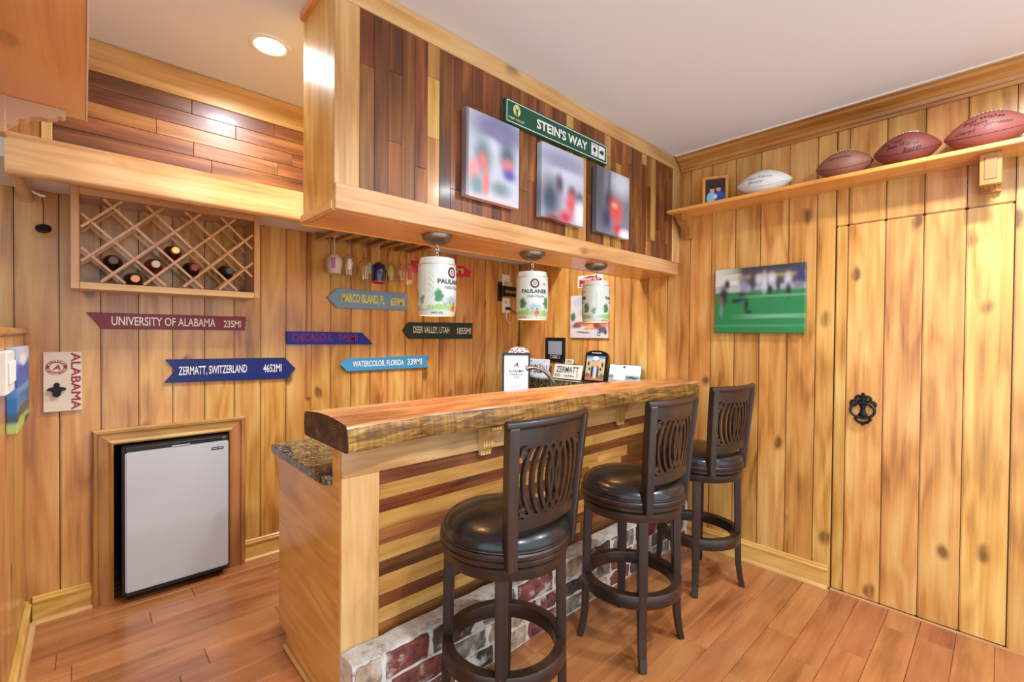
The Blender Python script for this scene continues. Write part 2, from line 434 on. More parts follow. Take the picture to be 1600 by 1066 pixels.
# ---- soffit over the back bar
so = MB().box(-1.2, W-.0005, YS+.02, K+.016, ZS, CEIL-.001)
wall_soffit = tag(part('wall_soffit', so, WHITE), 'boxed soffit faced with dark walnut boards over the wine rack', 'soffit', kind='structure')
piece('top_trim', wall_soffit, maple('x'), -.22, W-.002, YS, YS+.019, 2.317, CEIL-.002, .003)
bm_ = MB(); prof = [(YS-.012, 2.010), (YS+.019, 2.010), (YS+.019, 1.862)]
prof += [(YS+.010-.022*sin(pi/2*i/6), 1.884-.022*cos(pi/2*i/6)) for i in range(7)]
bm_.prism([(p[0], p[1]) for p in prof], -.205, W-.002, 'x')
part('beam', bm_, maple('x'), wall_soffit)
rm = MB(); cpr = [(XL-.015+.0, ZS-.002)] + [(XL+.0075+.0225*cos(pi-pi*i/8), 1.885-.023*sin(pi*i/8)) for i in range(9)] + [(XL+.03, ZS-.002)]
rm.prism(cpr, YS+.02, K-.0005, 'y'); part('return_rail', rm, maple('y'), wall_soffit)
piece('end_post', wall_soffit, maple('z'), -.115, -.085, YS-.004, YS+.019, 2.011, 2.316, .002)
piece('end_board', wall_soffit, oak('z'), -.21, -.116, YS, YS+.019, 2.011, 2.316, .002)
rs = random.Random(11); zrow = [2.0115, 2.0715, 2.133, 2.194, 2.255, 2.3155]
for a, b in zip(zrow[:-1], zrow[1:]):
    x = -.084
    while x < W-.01:
        ln = rs.uniform(.3, .75); x1 = min(x+ln, W-.003)
        if W-x1 < .08: x1 = W-.003
        piece('plank', wall_soffit, poplar('x') if (x > .4 and rs.random() < .12) else walnut('x'), x+.0004, x1-.0004, YS+.002, YS+.019, a+.0004, b-.0004, .0015); x = x1

# ---- bulkhead over the bar
bk = MB().box(XB+.012, W-.0005, YB0+.02, YB1-.012, ZB+.012, CEIL-.001)
bulk = tag(part('wall_bulkhead', bk, plain('wall_core', srgb(104, 70, 36), .8)), 'hanging bulkhead over the bar, faced with walnut strips and pale trim', 'bulkhead', kind='structure')
piece('end_panel', bulk, gold('z'), XB, XB+.0115, YB0+.004, YB1, ZB+.03, CEIL-.03, .001)
piece('end_moulding', bulk, maple('y'), XB-.008, XB+.0115, YB0+.003, YB1+.006, ZB-.004, ZB+.029, .004)
piece('crown_strip', bulk, orange('y'), XB-.012, XB+.0115, YB0-.004, YB1+.004, CEIL-.0295, CEIL-.001, .004)
piece('back_panel', bulk, gold('x'), XB+.012, W-.001, YB1-.0115, YB1, ZB+.0, CEIL-.002, .001)
piece('underside_board', bulk, orange('x'), XB+.012, W-.001, YB0+.021, YB1-.012, ZB-.004, ZB+.0115, .001)
piece('back_lip', bulk, orange('x'), XB-.006, W-.001, YB1+.0005, YB1+.012, ZB-.006, ZB+.03, .003)
piece('fascia_board', bulk, maple('x'), XB-.001, W-.04, YB0-.012, YB0+.0195, ZB-.002, 1.774, .002)
piece('top_trim', bulk, maple('x'), XB-.001, W-.002, YB0-.004, YB0+.0195, 2.361, CEIL-.001, .002)
piece('corner_board', bulk, maple('z'), XB-.0005, .6565, YB0-.002, YB0+.0195, 1.7745, 2.3605, .002)
piece('corner_board', bulk, maple('z'), 2.7235, W-.002, YB0-.002, YB0+.0195, 1.7745, 2.3605, .002)
rs = random.Random(5); x = .657; i = 0
while x < 2.72:
    wd = .0516; x1 = min(x+wd, 2.723)
    if 2.723-x1 < .02: x1 = 2.723
    cuts = sorted(rs.uniform(1.85, 2.30) for _ in range(rs.choice((0, 1, 1, 2)))); zz = [1.775] + cuts + [2.3605]
    zz = [zz[0]] + [q for j, q in enumerate(zz[1:-1]) if q-zz[j] > .06] + [zz[-1]]
    full_light = i in (5, 20, 26)
    for a, b in zip(zz[:-1], zz[1:]):
        lt = full_light or (i > 7 and rs.random() < .10)
        piece('plank', bulk, poplar('z') if lt else walnut('z'), x+.0003, x1-.0003, YB0, YB0+.0195, a+.0003, b-.0003, .0012)
    x = x1; i += 1

# ---- crown, baseboards
cr = [(W, 2.352), (W-.012, 2.352), (W-.014, 2.366), (W-.022, 2.370), (W-.026, 2.384), (W-.046, 2.402), (W-.070, 2.414), (W-.076, 2.426), (W-.088, 2.430), (W-.088, CEIL-.0005), (W, CEIL-.0005)]
trim1 = tag(part('trim_1', MB().prism(cr, -1.25, YB0-.013, 'y'), oak('y')), 'oak crown moulding along the top of the right wall', 'trim', kind='structure')
part('caulk_strip', MB().box(W-.100, W-.0885, -1.25, YB0-.014, CEIL-.006, CEIL-.0005), WHITE, trim1)
def base(name, label, along, a, b, face, sgn):
    """baseboard with bevelled cap and pale shoe; sgn = direction the board stands out"""
    pr = [(0, 0), (.013, 0), (.013, .088), (.018, .092), (.018, .100), (.010, .104), (.010, .112), (.004, .118), (0, .118)]
    sh = [(.0135, 0)] + [(.0135+.018*cos(pi/2*i/5), .0+.018*sin(pi/2*i/5)) for i in range(6)]
    if along == 'y':
        m = MB().prism([(face+sgn*p, z) for p, z in pr], a, b, 'y'); s = MB().prism([(face+sgn*p, z) for p, z in sh], a, b, 'y')
    else:
        m = MB().prism([(face+sgn*p, z) for p, z in pr], a, b, 'x'); s = MB().prism([(face+sgn*p, z) for p, z in sh], a, b, 'x')
    o = tag(part(name, m, gold(along)), label, 'baseboard', kind='structure')
    part('shoe_moulding', s, maple(along), o)
    return o
base('baseboard_right', 'pine baseboard under the right plank wall', 'y', .602, 1.36, W-.0005, -1)
base('baseboard_back', 'short pine baseboard left of the fridge', 'x', XL+.019, .026, K-.0005, -1)
base('baseboard_middle', 'short pine baseboard right of the fridge', 'x', .660, W-.02, K-.0005, -1)
base('baseboard_left', 'pine baseboard along the left half wall', 'y', 1.0, K-.033, XL+.0005, 1)
# quarter shoe at the door foot
tag(part('trim_2', MB().box(W-.006, W-.0012, -1.2, .592, .0002, .009), maple('y')), 'thin pale threshold strip at the foot of the plank door', 'trim', kind='structure')

# ---- moulded surround of the fridge niche
def frame_profile(pts, parent_name, label):
    """mitred casing: path corners (x,z), profile (w across outward, t out of wall)"""
    prf = [(0, 0), (0, .022), (.008, .026), (.020, .020), (.052, .024), (.058, .032), (.070, .034), (.076, .028), (.076, 0)]
    root = tag(link(parent_name, None), label, 'trim', kind='structure')
    ix0, ix1, iz = FX0, FX1, FZ
    L_, R_, T_ = MB(), MB(), MB()
    def ring(kind):
        vs = []
        for w_, t_ in prf:
            if kind == 0: vs.append((ix0-w_, K-t_-.0005, 0.0))
            if kind == 1: vs.append((ix0-w_, K-t_-.0005, iz+w_))
            if kind == 2: vs.append((ix1+w_, K-t_-.0005, iz+w_))
            if kind == 3: vs.append((ix1+w_, K-t_-.0005, 0.0))
        return vs
    n = len(prf)
    for mb, a, b in ((L_, 0, 1), (T_, 1, 2), (R_, 2, 3)):
        mb.add(ring(a)+ring(b), [tuple(range(n)), tuple(range(n, 2*n))] + [(i, (i+1) % n, n+(i+1) % n, n+i) for i in range(n)])
    part('side_casing', L_, oak('z'), root); part('side_casing', R_, oak('z'), root); part('head_casing', T_, maple('x'), root)
frame_profile(None, 'trim_3', 'moulded wooden surround of the fridge niche')

# ================================================================== CEILING LIGHTS: one in view, others placed out of view to light the room
def can_light(x, y, label, p=1.0):
    t = thing('recessed_light', label, 'ceiling light', (x, y, CEIL), group='recessed ceiling lights')
    part('trim_ring', MB().lathe([(.052, -.001), (.058, -.006), (.066, -.007), (.074, -.004), (.075, -.0005)], 40, cap=False), WHITE, t, smooth=True)
    part('lens', MB().lathe([(.0001, -.0035), (.053, -.0035)], 32, cap=False), plain('lamp_lens', (1, 1, 1, 1), .5, emit=(1, .95, .88, 1), estr=14), t)
    ld = bpy.data.lights.new('lamp', 'AREA'); ld.shape = 'DISK'; ld.size = .13; ld.energy = CAN_POWER*p; ld.color = CAN_COL; ld.spread = radians(165)
    link('lamp', ld, t, (0, 0, -.012))
can_light(.541, 2.0, 'round recessed ceiling light between the soffit and the bulkhead', .5)
can_light(2.08, -.12, 'unseen recessed ceiling light placed in the room nearest the door', .95)  # out of view, set to cast the shadow under the football shelf
can_light(.85, -.25, 'added recessed ceiling light, out of view above the camera side of the room', 1.1)  # added out of view to light the near part of the room
can_light(1.7, 2.05, 'added recessed ceiling light, hidden behind the bulkhead over the back bar', 1.0)  # added where the bulkhead hides it, to brighten the back bar

# ================================================================== BAR
YP = 1.475                 # plank face
BX0 = .61
bar = thing('bar_counter', 'wooden bar counter with striped plank front and brick plinth', 'bar counter', (BX0, YP, 0))
def rel(x0, x1, y0, y1, z0, z1): return (x0-BX0, x1-BX0, y0-YP, y1-YP, z0, z1)
# side panel with toe-kick notch
sp = [(2.109, .79), (2.109, .047), (2.013, .054), (2.013, .001), (1.478, .001), (1.478, .935), (1.535, .935), (1.535, .79)]
part('side_panel', MB().prism([(a-YP, z) for a, z in sp], 0, .016, 'x'), gold('y'), bar, bevel=.001)
part('shoe_moulding', MB().box(-.014, -.0003, .0, .54, .0005, .016), maple('y'), bar, bevel=.005)
piece('corner_post', bar, maple('z'), *rel(BX0+.0005, .744, YP-.014, YP+.005, .01, .826), bev=.002)
piece('top_rail', bar, maple('x'), *rel(BX0+.0005, W-.002, YP-.016, YP+.005, .8265, .935), bev=.002)
piece('backing', bar, plain('wall_core', srgb(104, 70, 36), .8), *rel(BX0+.017, W-.003, YP+.018, YP+.045, .01, .93), bev=.001)
zs = [.826, .776, .722, .676, .615, .562, .503, .452, .386, .339, .286, .19]
kinds = 'DLDLDLDLDLD'
rs = random.Random(21)
for i, (b, a) in enumerate(zip(zs[:-1], zs[1:])):
    x = .745; first = True
    while x < W-.01:
        ln = rs.uniform(1.05, 1.35) if first else rs.uniform(.22, .6)
        x1 = min(x+ln, W-.003)
        if W-x1 < .1: x1 = W-.003
        k = kinds[i] if first or rs.random() < .4 else rs.choice('DDDL')
        piece('plank', bar, walnut('x') if k == 'D' else poplar('x'), *rel(x+.0004, x1-.0004, YP-rs.uniform(.0, .002), YP+.0175, a+.0004, b-.0004), bev=.0012)
        x = x1; first = False
# corbels under the slab
def corbel_mesh(name, mat, depth, height, width):
    """bracket: local x = width, y = out (negative towards viewer), z down from 0"""
    d, h = depth, height
    pr = [(0, 0), (-d, 0), (-d, -.10*h), (-.90*d, -.13*h), (-.86*d, -.22*h), (-.78*d, -.30*h), (-.66*d, -.36*h), (-.52*d, -.42*h), (-.42*d, -.52*h), (-.38*d, -.62*h), (-.40*d, -.70*h), (-.34*d, -.78*h), (-.24*d, -.84*h), (-.20*d, -.92*h), (-.20*d, -h), (0, -h)]
    m = MB().prism(pr, -width/2, width/2, 'x')
    pr2 = [(p*1.0-.004, q) for p, q in pr[1:-1]]
    for s_ in (-.28, 0, .28):   # raised beads on the face
        m.prism([(0.0, -.001)] + pr2 + [(0.0, -h+.001)], s_*width-.0035, s_*width+.0035, 'x')
    return m
cm = corbel_mesh('corbel', None, .085, .125, .052).mesh('corbel', maple('z'), bevel=.0)
for x in (1.205, 2.18): link('corbel', cm, bar, (x-BX0, -.0165, .9345))
# brick plinth
PY, PZ = 1.362, .262
def mortar():
    t = NT('mortar'); tc = t.n('ShaderNodeTexCoord'); no = t.n('ShaderNodeTexNoise', i_Scale=22.0, i_Detail=6.0, i_Roughness=.7); t.l(tc.outputs['Object'], no.inputs['Vector'])
    t.l(t.ramp(no.outputs[0], [(.34, srgb(150, 132, 116)), (.46, srgb(198, 190, 178)), (.62, srgb(216, 211, 203))]), t.b.inputs['Base Color']); t.b.inputs['Roughness'].default_value = .9
    bp = t.n('ShaderNodeBump', i_Strength=1.0, i_Distance=.008); t.l(no.outputs[0], bp.inputs['Height']); t.l(bp.outputs[0], t.b.inputs['Normal'])
    return t.m
mort = mortar()
pm = MB(); n = 44
prof = [(0, 0), (0, .240), (.010, .257), (.035, PZ), (.0965, PZ-.006), (.0965, 0)]
rj = random.Random(2)
rings = []
for i in range(n+1):
    x = BX0-.002 + (W-.004-BX0)*i/n
    rings.append([(x, PY+d+(rj.uniform(-.003, .003) if d < .08 else 0), z+(rj.uniform(-.003, .003) if z > .1 else 0)) for d, z in prof])
k = len(prof); vs = [(a-BX0, b-YP, c) for R_ in rings for a, b, c in R_]
fs = [(i*k+q, i*k+(q+1) % k, (i+1)*k+(q+1) % k, (i+1)*k+q) for i in range(n) for q in range(k)] + [tuple(range(k)), tuple(n*k+q for q in range(k))]
plinth = part('brick_plinth', MB().add(vs, fs), mort, bar, smooth=True); plinth['label'] = 'low plinth of old bricks in white smeared mortar'
def brickmat(name, a, b, c):
    t = NT(name); tc = t.n('ShaderNodeTexCoord'); oi = t.n('ShaderNodeObjectInfo')
    v = t.vmath('ADD', tc.outputs['Object'], oi.outputs['Location'])
    no = t.n('ShaderNodeTexNoise', i_Scale=26.0, i_Detail=7.0, i_Roughness=.7); t.l(v, no.inputs['Vector'])
    n2 = t.n('ShaderNodeTexNoise', i_Scale=9.0, i_Detail=5.0, i_Roughness=.65); t.l(v, n2.inputs['Vector'])
    col = t.ramp(no.outputs[0], [(.36, a), (.52, b), (.7, c)])
    col = t.mix(t.smooth(n2.outputs[0], .54, .66, 0, .75), col, srgb(206, 200, 190))
    t.l(col, t.b.inputs['Base Color']); t.b.inputs['Roughness'].default_value = .85
    bp = t.n('ShaderNodeBump', i_Strength=.8, i_Distance=.004); t.l(no.outputs[0], bp.inputs['Height']); t.l(bp.outputs[0], t.b.inputs['Normal'])
    return t.m
BR = [brickmat('brick_red', srgb(70, 34, 30), srgb(122, 60, 50), srgb(150, 88, 74)), brickmat('brick_grey', srgb(70, 64, 58), srgb(122, 112, 102), srgb(166, 156, 144)),
      brickmat('brick_tan', srgb(120, 96, 76), srgb(166, 140, 116), srgb(196, 172, 148)), brickmat('brick_dark', srgb(40, 32, 30), srgb(76, 62, 58), srgb(110, 94, 88))]
rb = random.Random(9)
def brick(x0, x1, z0, z1, m, yo):
    nx, nz = 5, 3; vs = []; fs = []
    for j in range(nz+1):
        for i in range(nx+1):
            e = (i in (0, nx)) or (j in (0, nz)); cn = (i in (0, nx)) and (j in (0, nz))
            X = -(x1-x0)/2+(x1-x0)*i/nx + rb.uniform(-.004, .004) + (.006 if cn and i == 0 else (-.006 if cn else 0))
            Z = -(z1-z0)/2+(z1-z0)*j/nz + rb.uniform(-.003, .003)
            vs.append((X, (.002 if e else -.004)+rb.uniform(-.0015, .0015), Z))
    q = len(vs)
    for j in range(nz):
        for i in range(nx):
            a = j*(nx+1)+i; fs.append((a, a+1, a+nx+2, a+nx+1))
    rim = [i for i in range(nx+1)] + [(j+1)*(nx+1)-1 for j in range(1, nz+1)] + [nz*(nx+1)+i for i in range(nx-1, -1, -1)] + [j*(nx+1) for j in range(nz-1, 0, -1)]
    vs += [(vs[r_][0], .03, vs[r_][2]) for r_ in rim]
    L_ = len(rim)
    fs += [(rim[i], rim[(i+1) % L_], q+(i+1) % L_, q+i) for i in range(L_)] + [tuple(q+i for i in range(L_))]
    me = MB().add(vs, fs).mesh('brick', m, smooth=True, auto=50)
    return link('brick', me, plinth, ((x0+x1)/2-BX0, PY-YP-.004+yo, (z0+z1)/2))
seq0 = [1, 0, 3, 2, 0, 1, 2, 0, 3, 1, 0, 2, 3, 1, 0]
for c, (z0, z1, off) in enumerate(((.008, .076, .0), (.088, .156, .09), (.168, .250, .0))):
    x = BX0+.006 - (off if off else 0); i = c*3
    while x < W-.03:
        ln = rb.uniform(.165, .215)
        if c == 2 and x < BX0+.01: ln = .088
        a, b = max(x, BX0+.006), min(x+ln, W-.012)
        if b-a > .03: brick(a, b, z0, z1, BR[seq0[i % 15]], rb.uniform(-.003, .003))
        x += ln+.015; i += 1

# ---- live-edge slab
def slab():
    n = 60; x0, x1 = .578, W-.0015
    def lerp(tab, x):
        for (a, p), (b, q) in zip(tab[:-1], tab[1:]):
            if x <= b: t_ = (x-a)/(b-a); t_ = t_*t_*(3-2*t_); return p+(q-p)*t_
        return tab[-1][1]
    front = [(.578, 1.345), (.75, 1.372), (.95, 1.385), (1.25, 1.362), (1.7, 1.356), (2.25, 1.338), (2.6, 1.318), (W, 1.305)]
    back = [(.578, 1.71), (1.6, 1.705), (2.2, 1.66), (2.68, 1.585), (W, 1.56)]
    botj = random.Random(4); mb = MB(); ns = 14
    for i in range(n+1):
        x = x0+(x1-x0)*i/n; f, b = lerp(front, x), lerp(back, x); w = b-f
        wob = .0025*sin(x*23)+.002*sin(x*51+1)
        ring = [(x, f-.010+wob, .942+.004*sin(x*17)), (x, f-.014+wob, .96), (x, f-.008+wob, .99), (x, f-.002+wob*.6, 1.012), (x, f+.006, 1.021)]
        for j in range(1, 8):
            s_ = j/8; ring.append((x, f+.006+(w-.012)*s_, 1.022+.012*sin(pi*s_)))
        ring += [(x, b-.006, 1.021), (x, b, 1.012), (x, b+.002, .98), (x, b, .945), (x, b-.01, .9365), (x, f+.01, .9365)]
        k_ = len(ring); mb.v += ring
    for i in range(n):
        for q in range(k_):
            mi = 1 if q < 3 else (0 if q < 12 else (1 if q < 15 else 2))
            if q == k_-1: mi = 1
            mb.f.append((i*k_+q, i*k_+(q+1) % k_, (i+1)*k_+(q+1) % k_, (i+1)*k_+q)); mb.mi.append(mi)
    mb.f += [tuple(range(k_)), tuple(n*k_+q for q in range(k_))]; mb.mi += [2, 2]
    c = (.578, 1.53, .9365)
    mb.v = [(a-c[0], b-c[1], d-c[2]) for a, b, d in mb.v]
    o = part('live_edge_slab', mb, [slab_top(), slab_front(), slab_end()], None, smooth=True, loc=c, auto=35)
    tag(o, 'thick live-edge wooden slab laid along the top of the bar', 'slab')
slab()
# ---- granite worktops behind the bar
gm = MB(); GZ = .825
pts = [(.58+.02, 1.537), (W-.004, 1.537), (W-.004, K-.003), (2.22, K-.003), (2.22, 2.137), (.60, 2.137)]
cor = [(.58+.025-.025*cos(a), 2.112+.025*sin(a)) for a in (0, pi/8, pi/4, 3*pi/8, pi/2)]
pts = [(.605-.025*cos(a), 1.562-.025*sin(a)) for a in (0, pi/8, pi/4, 3*pi/8, pi/2)] + pts[1:5] + cor[::-1]
part_o = part('granite_countertop', gm.prism(pts, .791, GZ, 'z'), GRANITE, None, bevel=.003)
tag(part_o, 'dark speckled granite countertop on the serving side of the bar', 'countertop')
cab = thing('base_cabinet', 'wooden base cabinet under the granite in the back corner', 'cabinet', (2.25, 2.14, 0))
part('body', MB().box(0, W-2.25-.034, .0, K-2.14-.034, .001, .790), gold('z'), cab, bevel=.002)
for yy_ in (.02, .385): 
    d_ = part('door', MB().box(-.018, -.0005, yy_, yy_+.34, .10, .76), maple('z'), cab, bevel=.004); part('handle', MB().tube([(-.018, yy_+.3, .62), (-.04, yy_+.3, .63), (-.04, yy_+.3, .70), (-.018, yy_+.3, .71)], .005), CHROME, d_, smooth=True)
ledge = part('granite_backsplash', MB().box(2.665, W-.004, 1.60, K-.003, GZ+.0005, .958), GRANITE, None, bevel=.003)
tag(ledge, 'dark granite ledge along the right wall carrying licence plates', 'ledge')

# ================================================================== STOOLS
def back_xyz(s, z, dr=0.0):
    """point on the curved, raked back: s = arc coordinate (m), z height"""
    t_ = (z-.612)/(1.055-.612)
    R_ = .30; a = s/R_
    rake = -.022*t_ - .010*t_*t_
    return (( R_+dr)*sin(a)*(1+.20*t_), -.185 + .0 + (R_ - (R_+dr)*cos(a))*.75 + rake, z)
def make_stool():
    t = thing('bar_stool', '', 'bar stool')
    D, DZ_ = darkwood('y'), darkwood('z')
    # four sabre legs
    for i in range(4):
        a = pi/4 + i*pi/2; pts = []; rr = []
        for z, r_, s_ in ((.612, .186, 1.0), (.575, .187, 1.0), (.40, .191, .97), (.25, .193, .92), (.12, .197, .84), (.05, .206, .78), (.0005, .218, .74)):
            pts.append((r_*cos(a), r_*sin(a), z)); rr.append(s_)
        part('leg', MB().tube(pts, rr, flat=(.040, .034), up=(cos(a), sin(a), 0)), DZ_, t, bevel=.003)
    part('apron', MB().lathe([(.170, .573), (.203, .573), (.206, .577), (.206, .607), (.202, .611), (.170, .611)], 56, cap=False), D, t, smooth=True)
    part('foot_ring', MB().lathe([(.174, .236), (.206, .236), (.2085, .240), (.2085, .284), (.206, .288), (.174, .288), (.172, .284), (.172, .240), (.174, .236)], 56, cap=False), D, t, smooth=True)
    part('swivel_plate', MB().lathe([(.12, .6115), (.19, .6115), (.19, .6165), (.12, .6165)], 32), BLACK, t)
    part('seat_frame', MB().lathe([(.05, .617), (.212, .617), (.217, .620), (.218, .632), (.213, .635), (.217, .638), (.218, .650), (.214, .655), (.05, .655)], 64), D, t, smooth=True)
    cu = part('seat_cushion', MB().lathe([(.210, .6555), (.2135, .664), (.212, .676), (.203, .690), (.185, .703), (.155, .713), (.11, .720), (.055, .723), (.0005, .724)], 64), LEATHER, t, smooth=True, auto=60)
    part('piping', MB().tube([(.2125*cos(2*pi*i/48), .2125*sin(2*pi*i/48), .6605) for i in range(48)], .0042, 8, closed=True), LEATHER, cu, smooth=True)
    # back posts
    for sg in (-1, 1):
        pts = [back_xyz(sg*.150, z) for z in (.614, .68, .75, .84, .93, 1.0, 1.040)]
        part('back_post', MB().tube(pts, 1.0, flat=(.034, .040), up=(-sg*.35, 1, 0)), DZ_, t, bevel=.003)
    def band(z0, z1, th, s0=-.135, s1=.135, n=16):
        m = MB(); vs = []
        for i in range(n+1):
            s_ = s0+(s1-s0)*i/n
            for z, dr in ((z0, -th/2), (z0, th/2), (z1, th/2), (z1, -th/2)): vs.append(back_xyz(s_, z, dr))
        fs = [(i*4+q, i*4+(q+1) % 4, i*4+4+(q+1) % 4, i*4+4+q) for i in range(n) for q in range(4)] + [(0, 1, 2, 3), (n*4, n*4+1, n*4+2, n*4+3)]
        return m.add(vs, fs)
    tr = band(.984, 1.040, .020)
    part('top_rail', tr, D, t, smooth=True, auto=30)
    cap = MB().tube([back_xyz(-.168+.336*i/20, 1.044, .003) for i in range(21)], .0145, 10)
    part('rolled_cap', cap, darkwood('x'), t, smooth=True)
    part('lower_rail', band(.728, .764, .020), D, t, smooth=True, auto=30)
    # pierced splat of interlaced ovals with scrolled ends
    m = MB(); zc, hz = .874, .114
    def strip(path, closed=False, w=.0125):
        P = [back_xyz(s_, z) for s_, z in path]
        m.tube(P, 1.0, flat=(w, .013), up=lambda i: (P[i][0]*1.2, -1.0, -.1), closed=closed)
    for c in (-.060, -.030, 0, .030, .060):
        strip([(c+.053*cos(2*pi*i/32), zc+hz*sin(2*pi*i/32)) for i in range(32)], True)
    for sg in (-1, 1):
        for q in (1, -1):
            strip([(sg*.05, zc+q*.112), (sg*.08, zc+q*.106), (sg*.102, zc+q*.106), (sg*.119, zc+q*.097), (sg*.122, zc+q*.082), (sg*.112, zc+q*.074)], w=.012)
            m.ball(back_xyz(sg*.110, zc+q*.085), .0135, 10, 6, (1, .55, 1))
    part('pierced_splat', m, D, t)
    return t
st = make_stool()
stools = [(st, (1.04, 1.14), radians(4), 'dark bar stool nearest the left end of the bar'),
          (None, (1.727, 1.084), 0.0, 'middle bar stool with a warm glow on its black seat'),
          (None, (2.426, 1.112), radians(-8), 'bar stool farthest right beside the pine wall')]
legs_rot = (0.0, 0.0, radians(-23))
for (o, (x, y), a, lab), lr in zip(stools, legs_rot):
    o = o or copy_tree(st)
    o.location = (x, y, 0); o.rotation_euler = (0, 0, 0); tag(o, lab, 'bar stool', 'dark wooden swivel bar stools')
    for ch in o.children:
        ch.rotation_euler = (0, 0, lr if ch.name.split('.')[0] in ('leg', 'apron', 'foot_ring', 'swivel_plate') else a)

# ================================================================== KEG PENDANTS
def keg_mat(base=srgb(204, 208, 196)):
    t = NT('keg_print'); tc = t.n('ShaderNodeTexCoord'); sp_ = t.n('ShaderNodeSeparateXYZ'); t.l(tc.outputs['Object'], sp_.inputs[0])
    ang = t.math('ARCTAN2', sp_.outputs[0], t.math('MULTIPLY', sp_.outputs[1], -1.0))      # 0 at -Y
    cb = t.n('ShaderNodeCombineXYZ'); t.l(t.math('MULTIPLY', ang, .074), cb.inputs[0]); t.l(sp_.outputs[2], cb.inputs[1])
    v0 = cb.outputs[0]
    no = t.n('ShaderNodeTexNoise', i_Scale=90.0, i_Detail=4.0); t.l(v0, no.inputs['Vector'])
    v = t.vmath('ADD', v0, t.vmath('MULTIPLY', t.vmath('SUBTRACT', no.outputs['Color'], (.5, .5, .5)), (.034, .034, 0)))
    col = t.mix(0.0, base, base)
    def ell(cx, cy, rx, ry, c, src=v, soft=.35):
        nonlocal col
        d = t.vmath('LENGTH', t.vmath('MULTIPLY', t.vmath('SUBTRACT', src, (cx, cy, 0)), (1/rx, 1/ry, 0)))
        col = t.mix(t.smooth(d, 1.0, 1-soft), col, c)
    for dx in (-.232, 0, .232):
        ell(dx, -.082, .125, .016, srgb(142, 182, 96)); ell(dx, -.06, .07, .012, srgb(176, 186, 186), soft=.9)
        ell(dx-.058, -.036, .024, .034, srgb(52, 118, 66), soft=.5); ell(dx+.062, -.036, .024, .034, srgb(58, 124, 68), soft=.5); ell(dx+.105, -.05, .018, .024, srgb(92, 148, 96), soft=.6); ell(dx+.0, -.05, .05, .02, srgb(150, 170, 176), soft=.9)
        for k_ in range(4): ell(dx-.03+.02*k_, -.068+.004*(k_ % 2), .009, .007, (srgb(90, 100, 120), srgb(150, 90, 80), srgb(70, 90, 110), srgb(190, 180, 160))[k_], soft=.6)
        ell(dx+.01, -.085, .013, .014, srgb(216, 62, 40), src=v0, soft=.15)
    t.l(col, t.b.inputs['Base Color']); t.b.inputs['Roughness'].default_value = .25; t.b.inputs['Coat Weight'].default_value = .3
    return t.m
KEGM = keg_mat(); INK = plain('dark_ink', srgb(34, 48, 52), .5); SILVER = plain('keg_rim', srgb(200, 198, 188), .3, metal=.6)
KEGIN = plain('keg_inside', srgb(225, 205, 170), .4)
REDINK = plain('red_ink', srgb(178, 42, 58), .5)
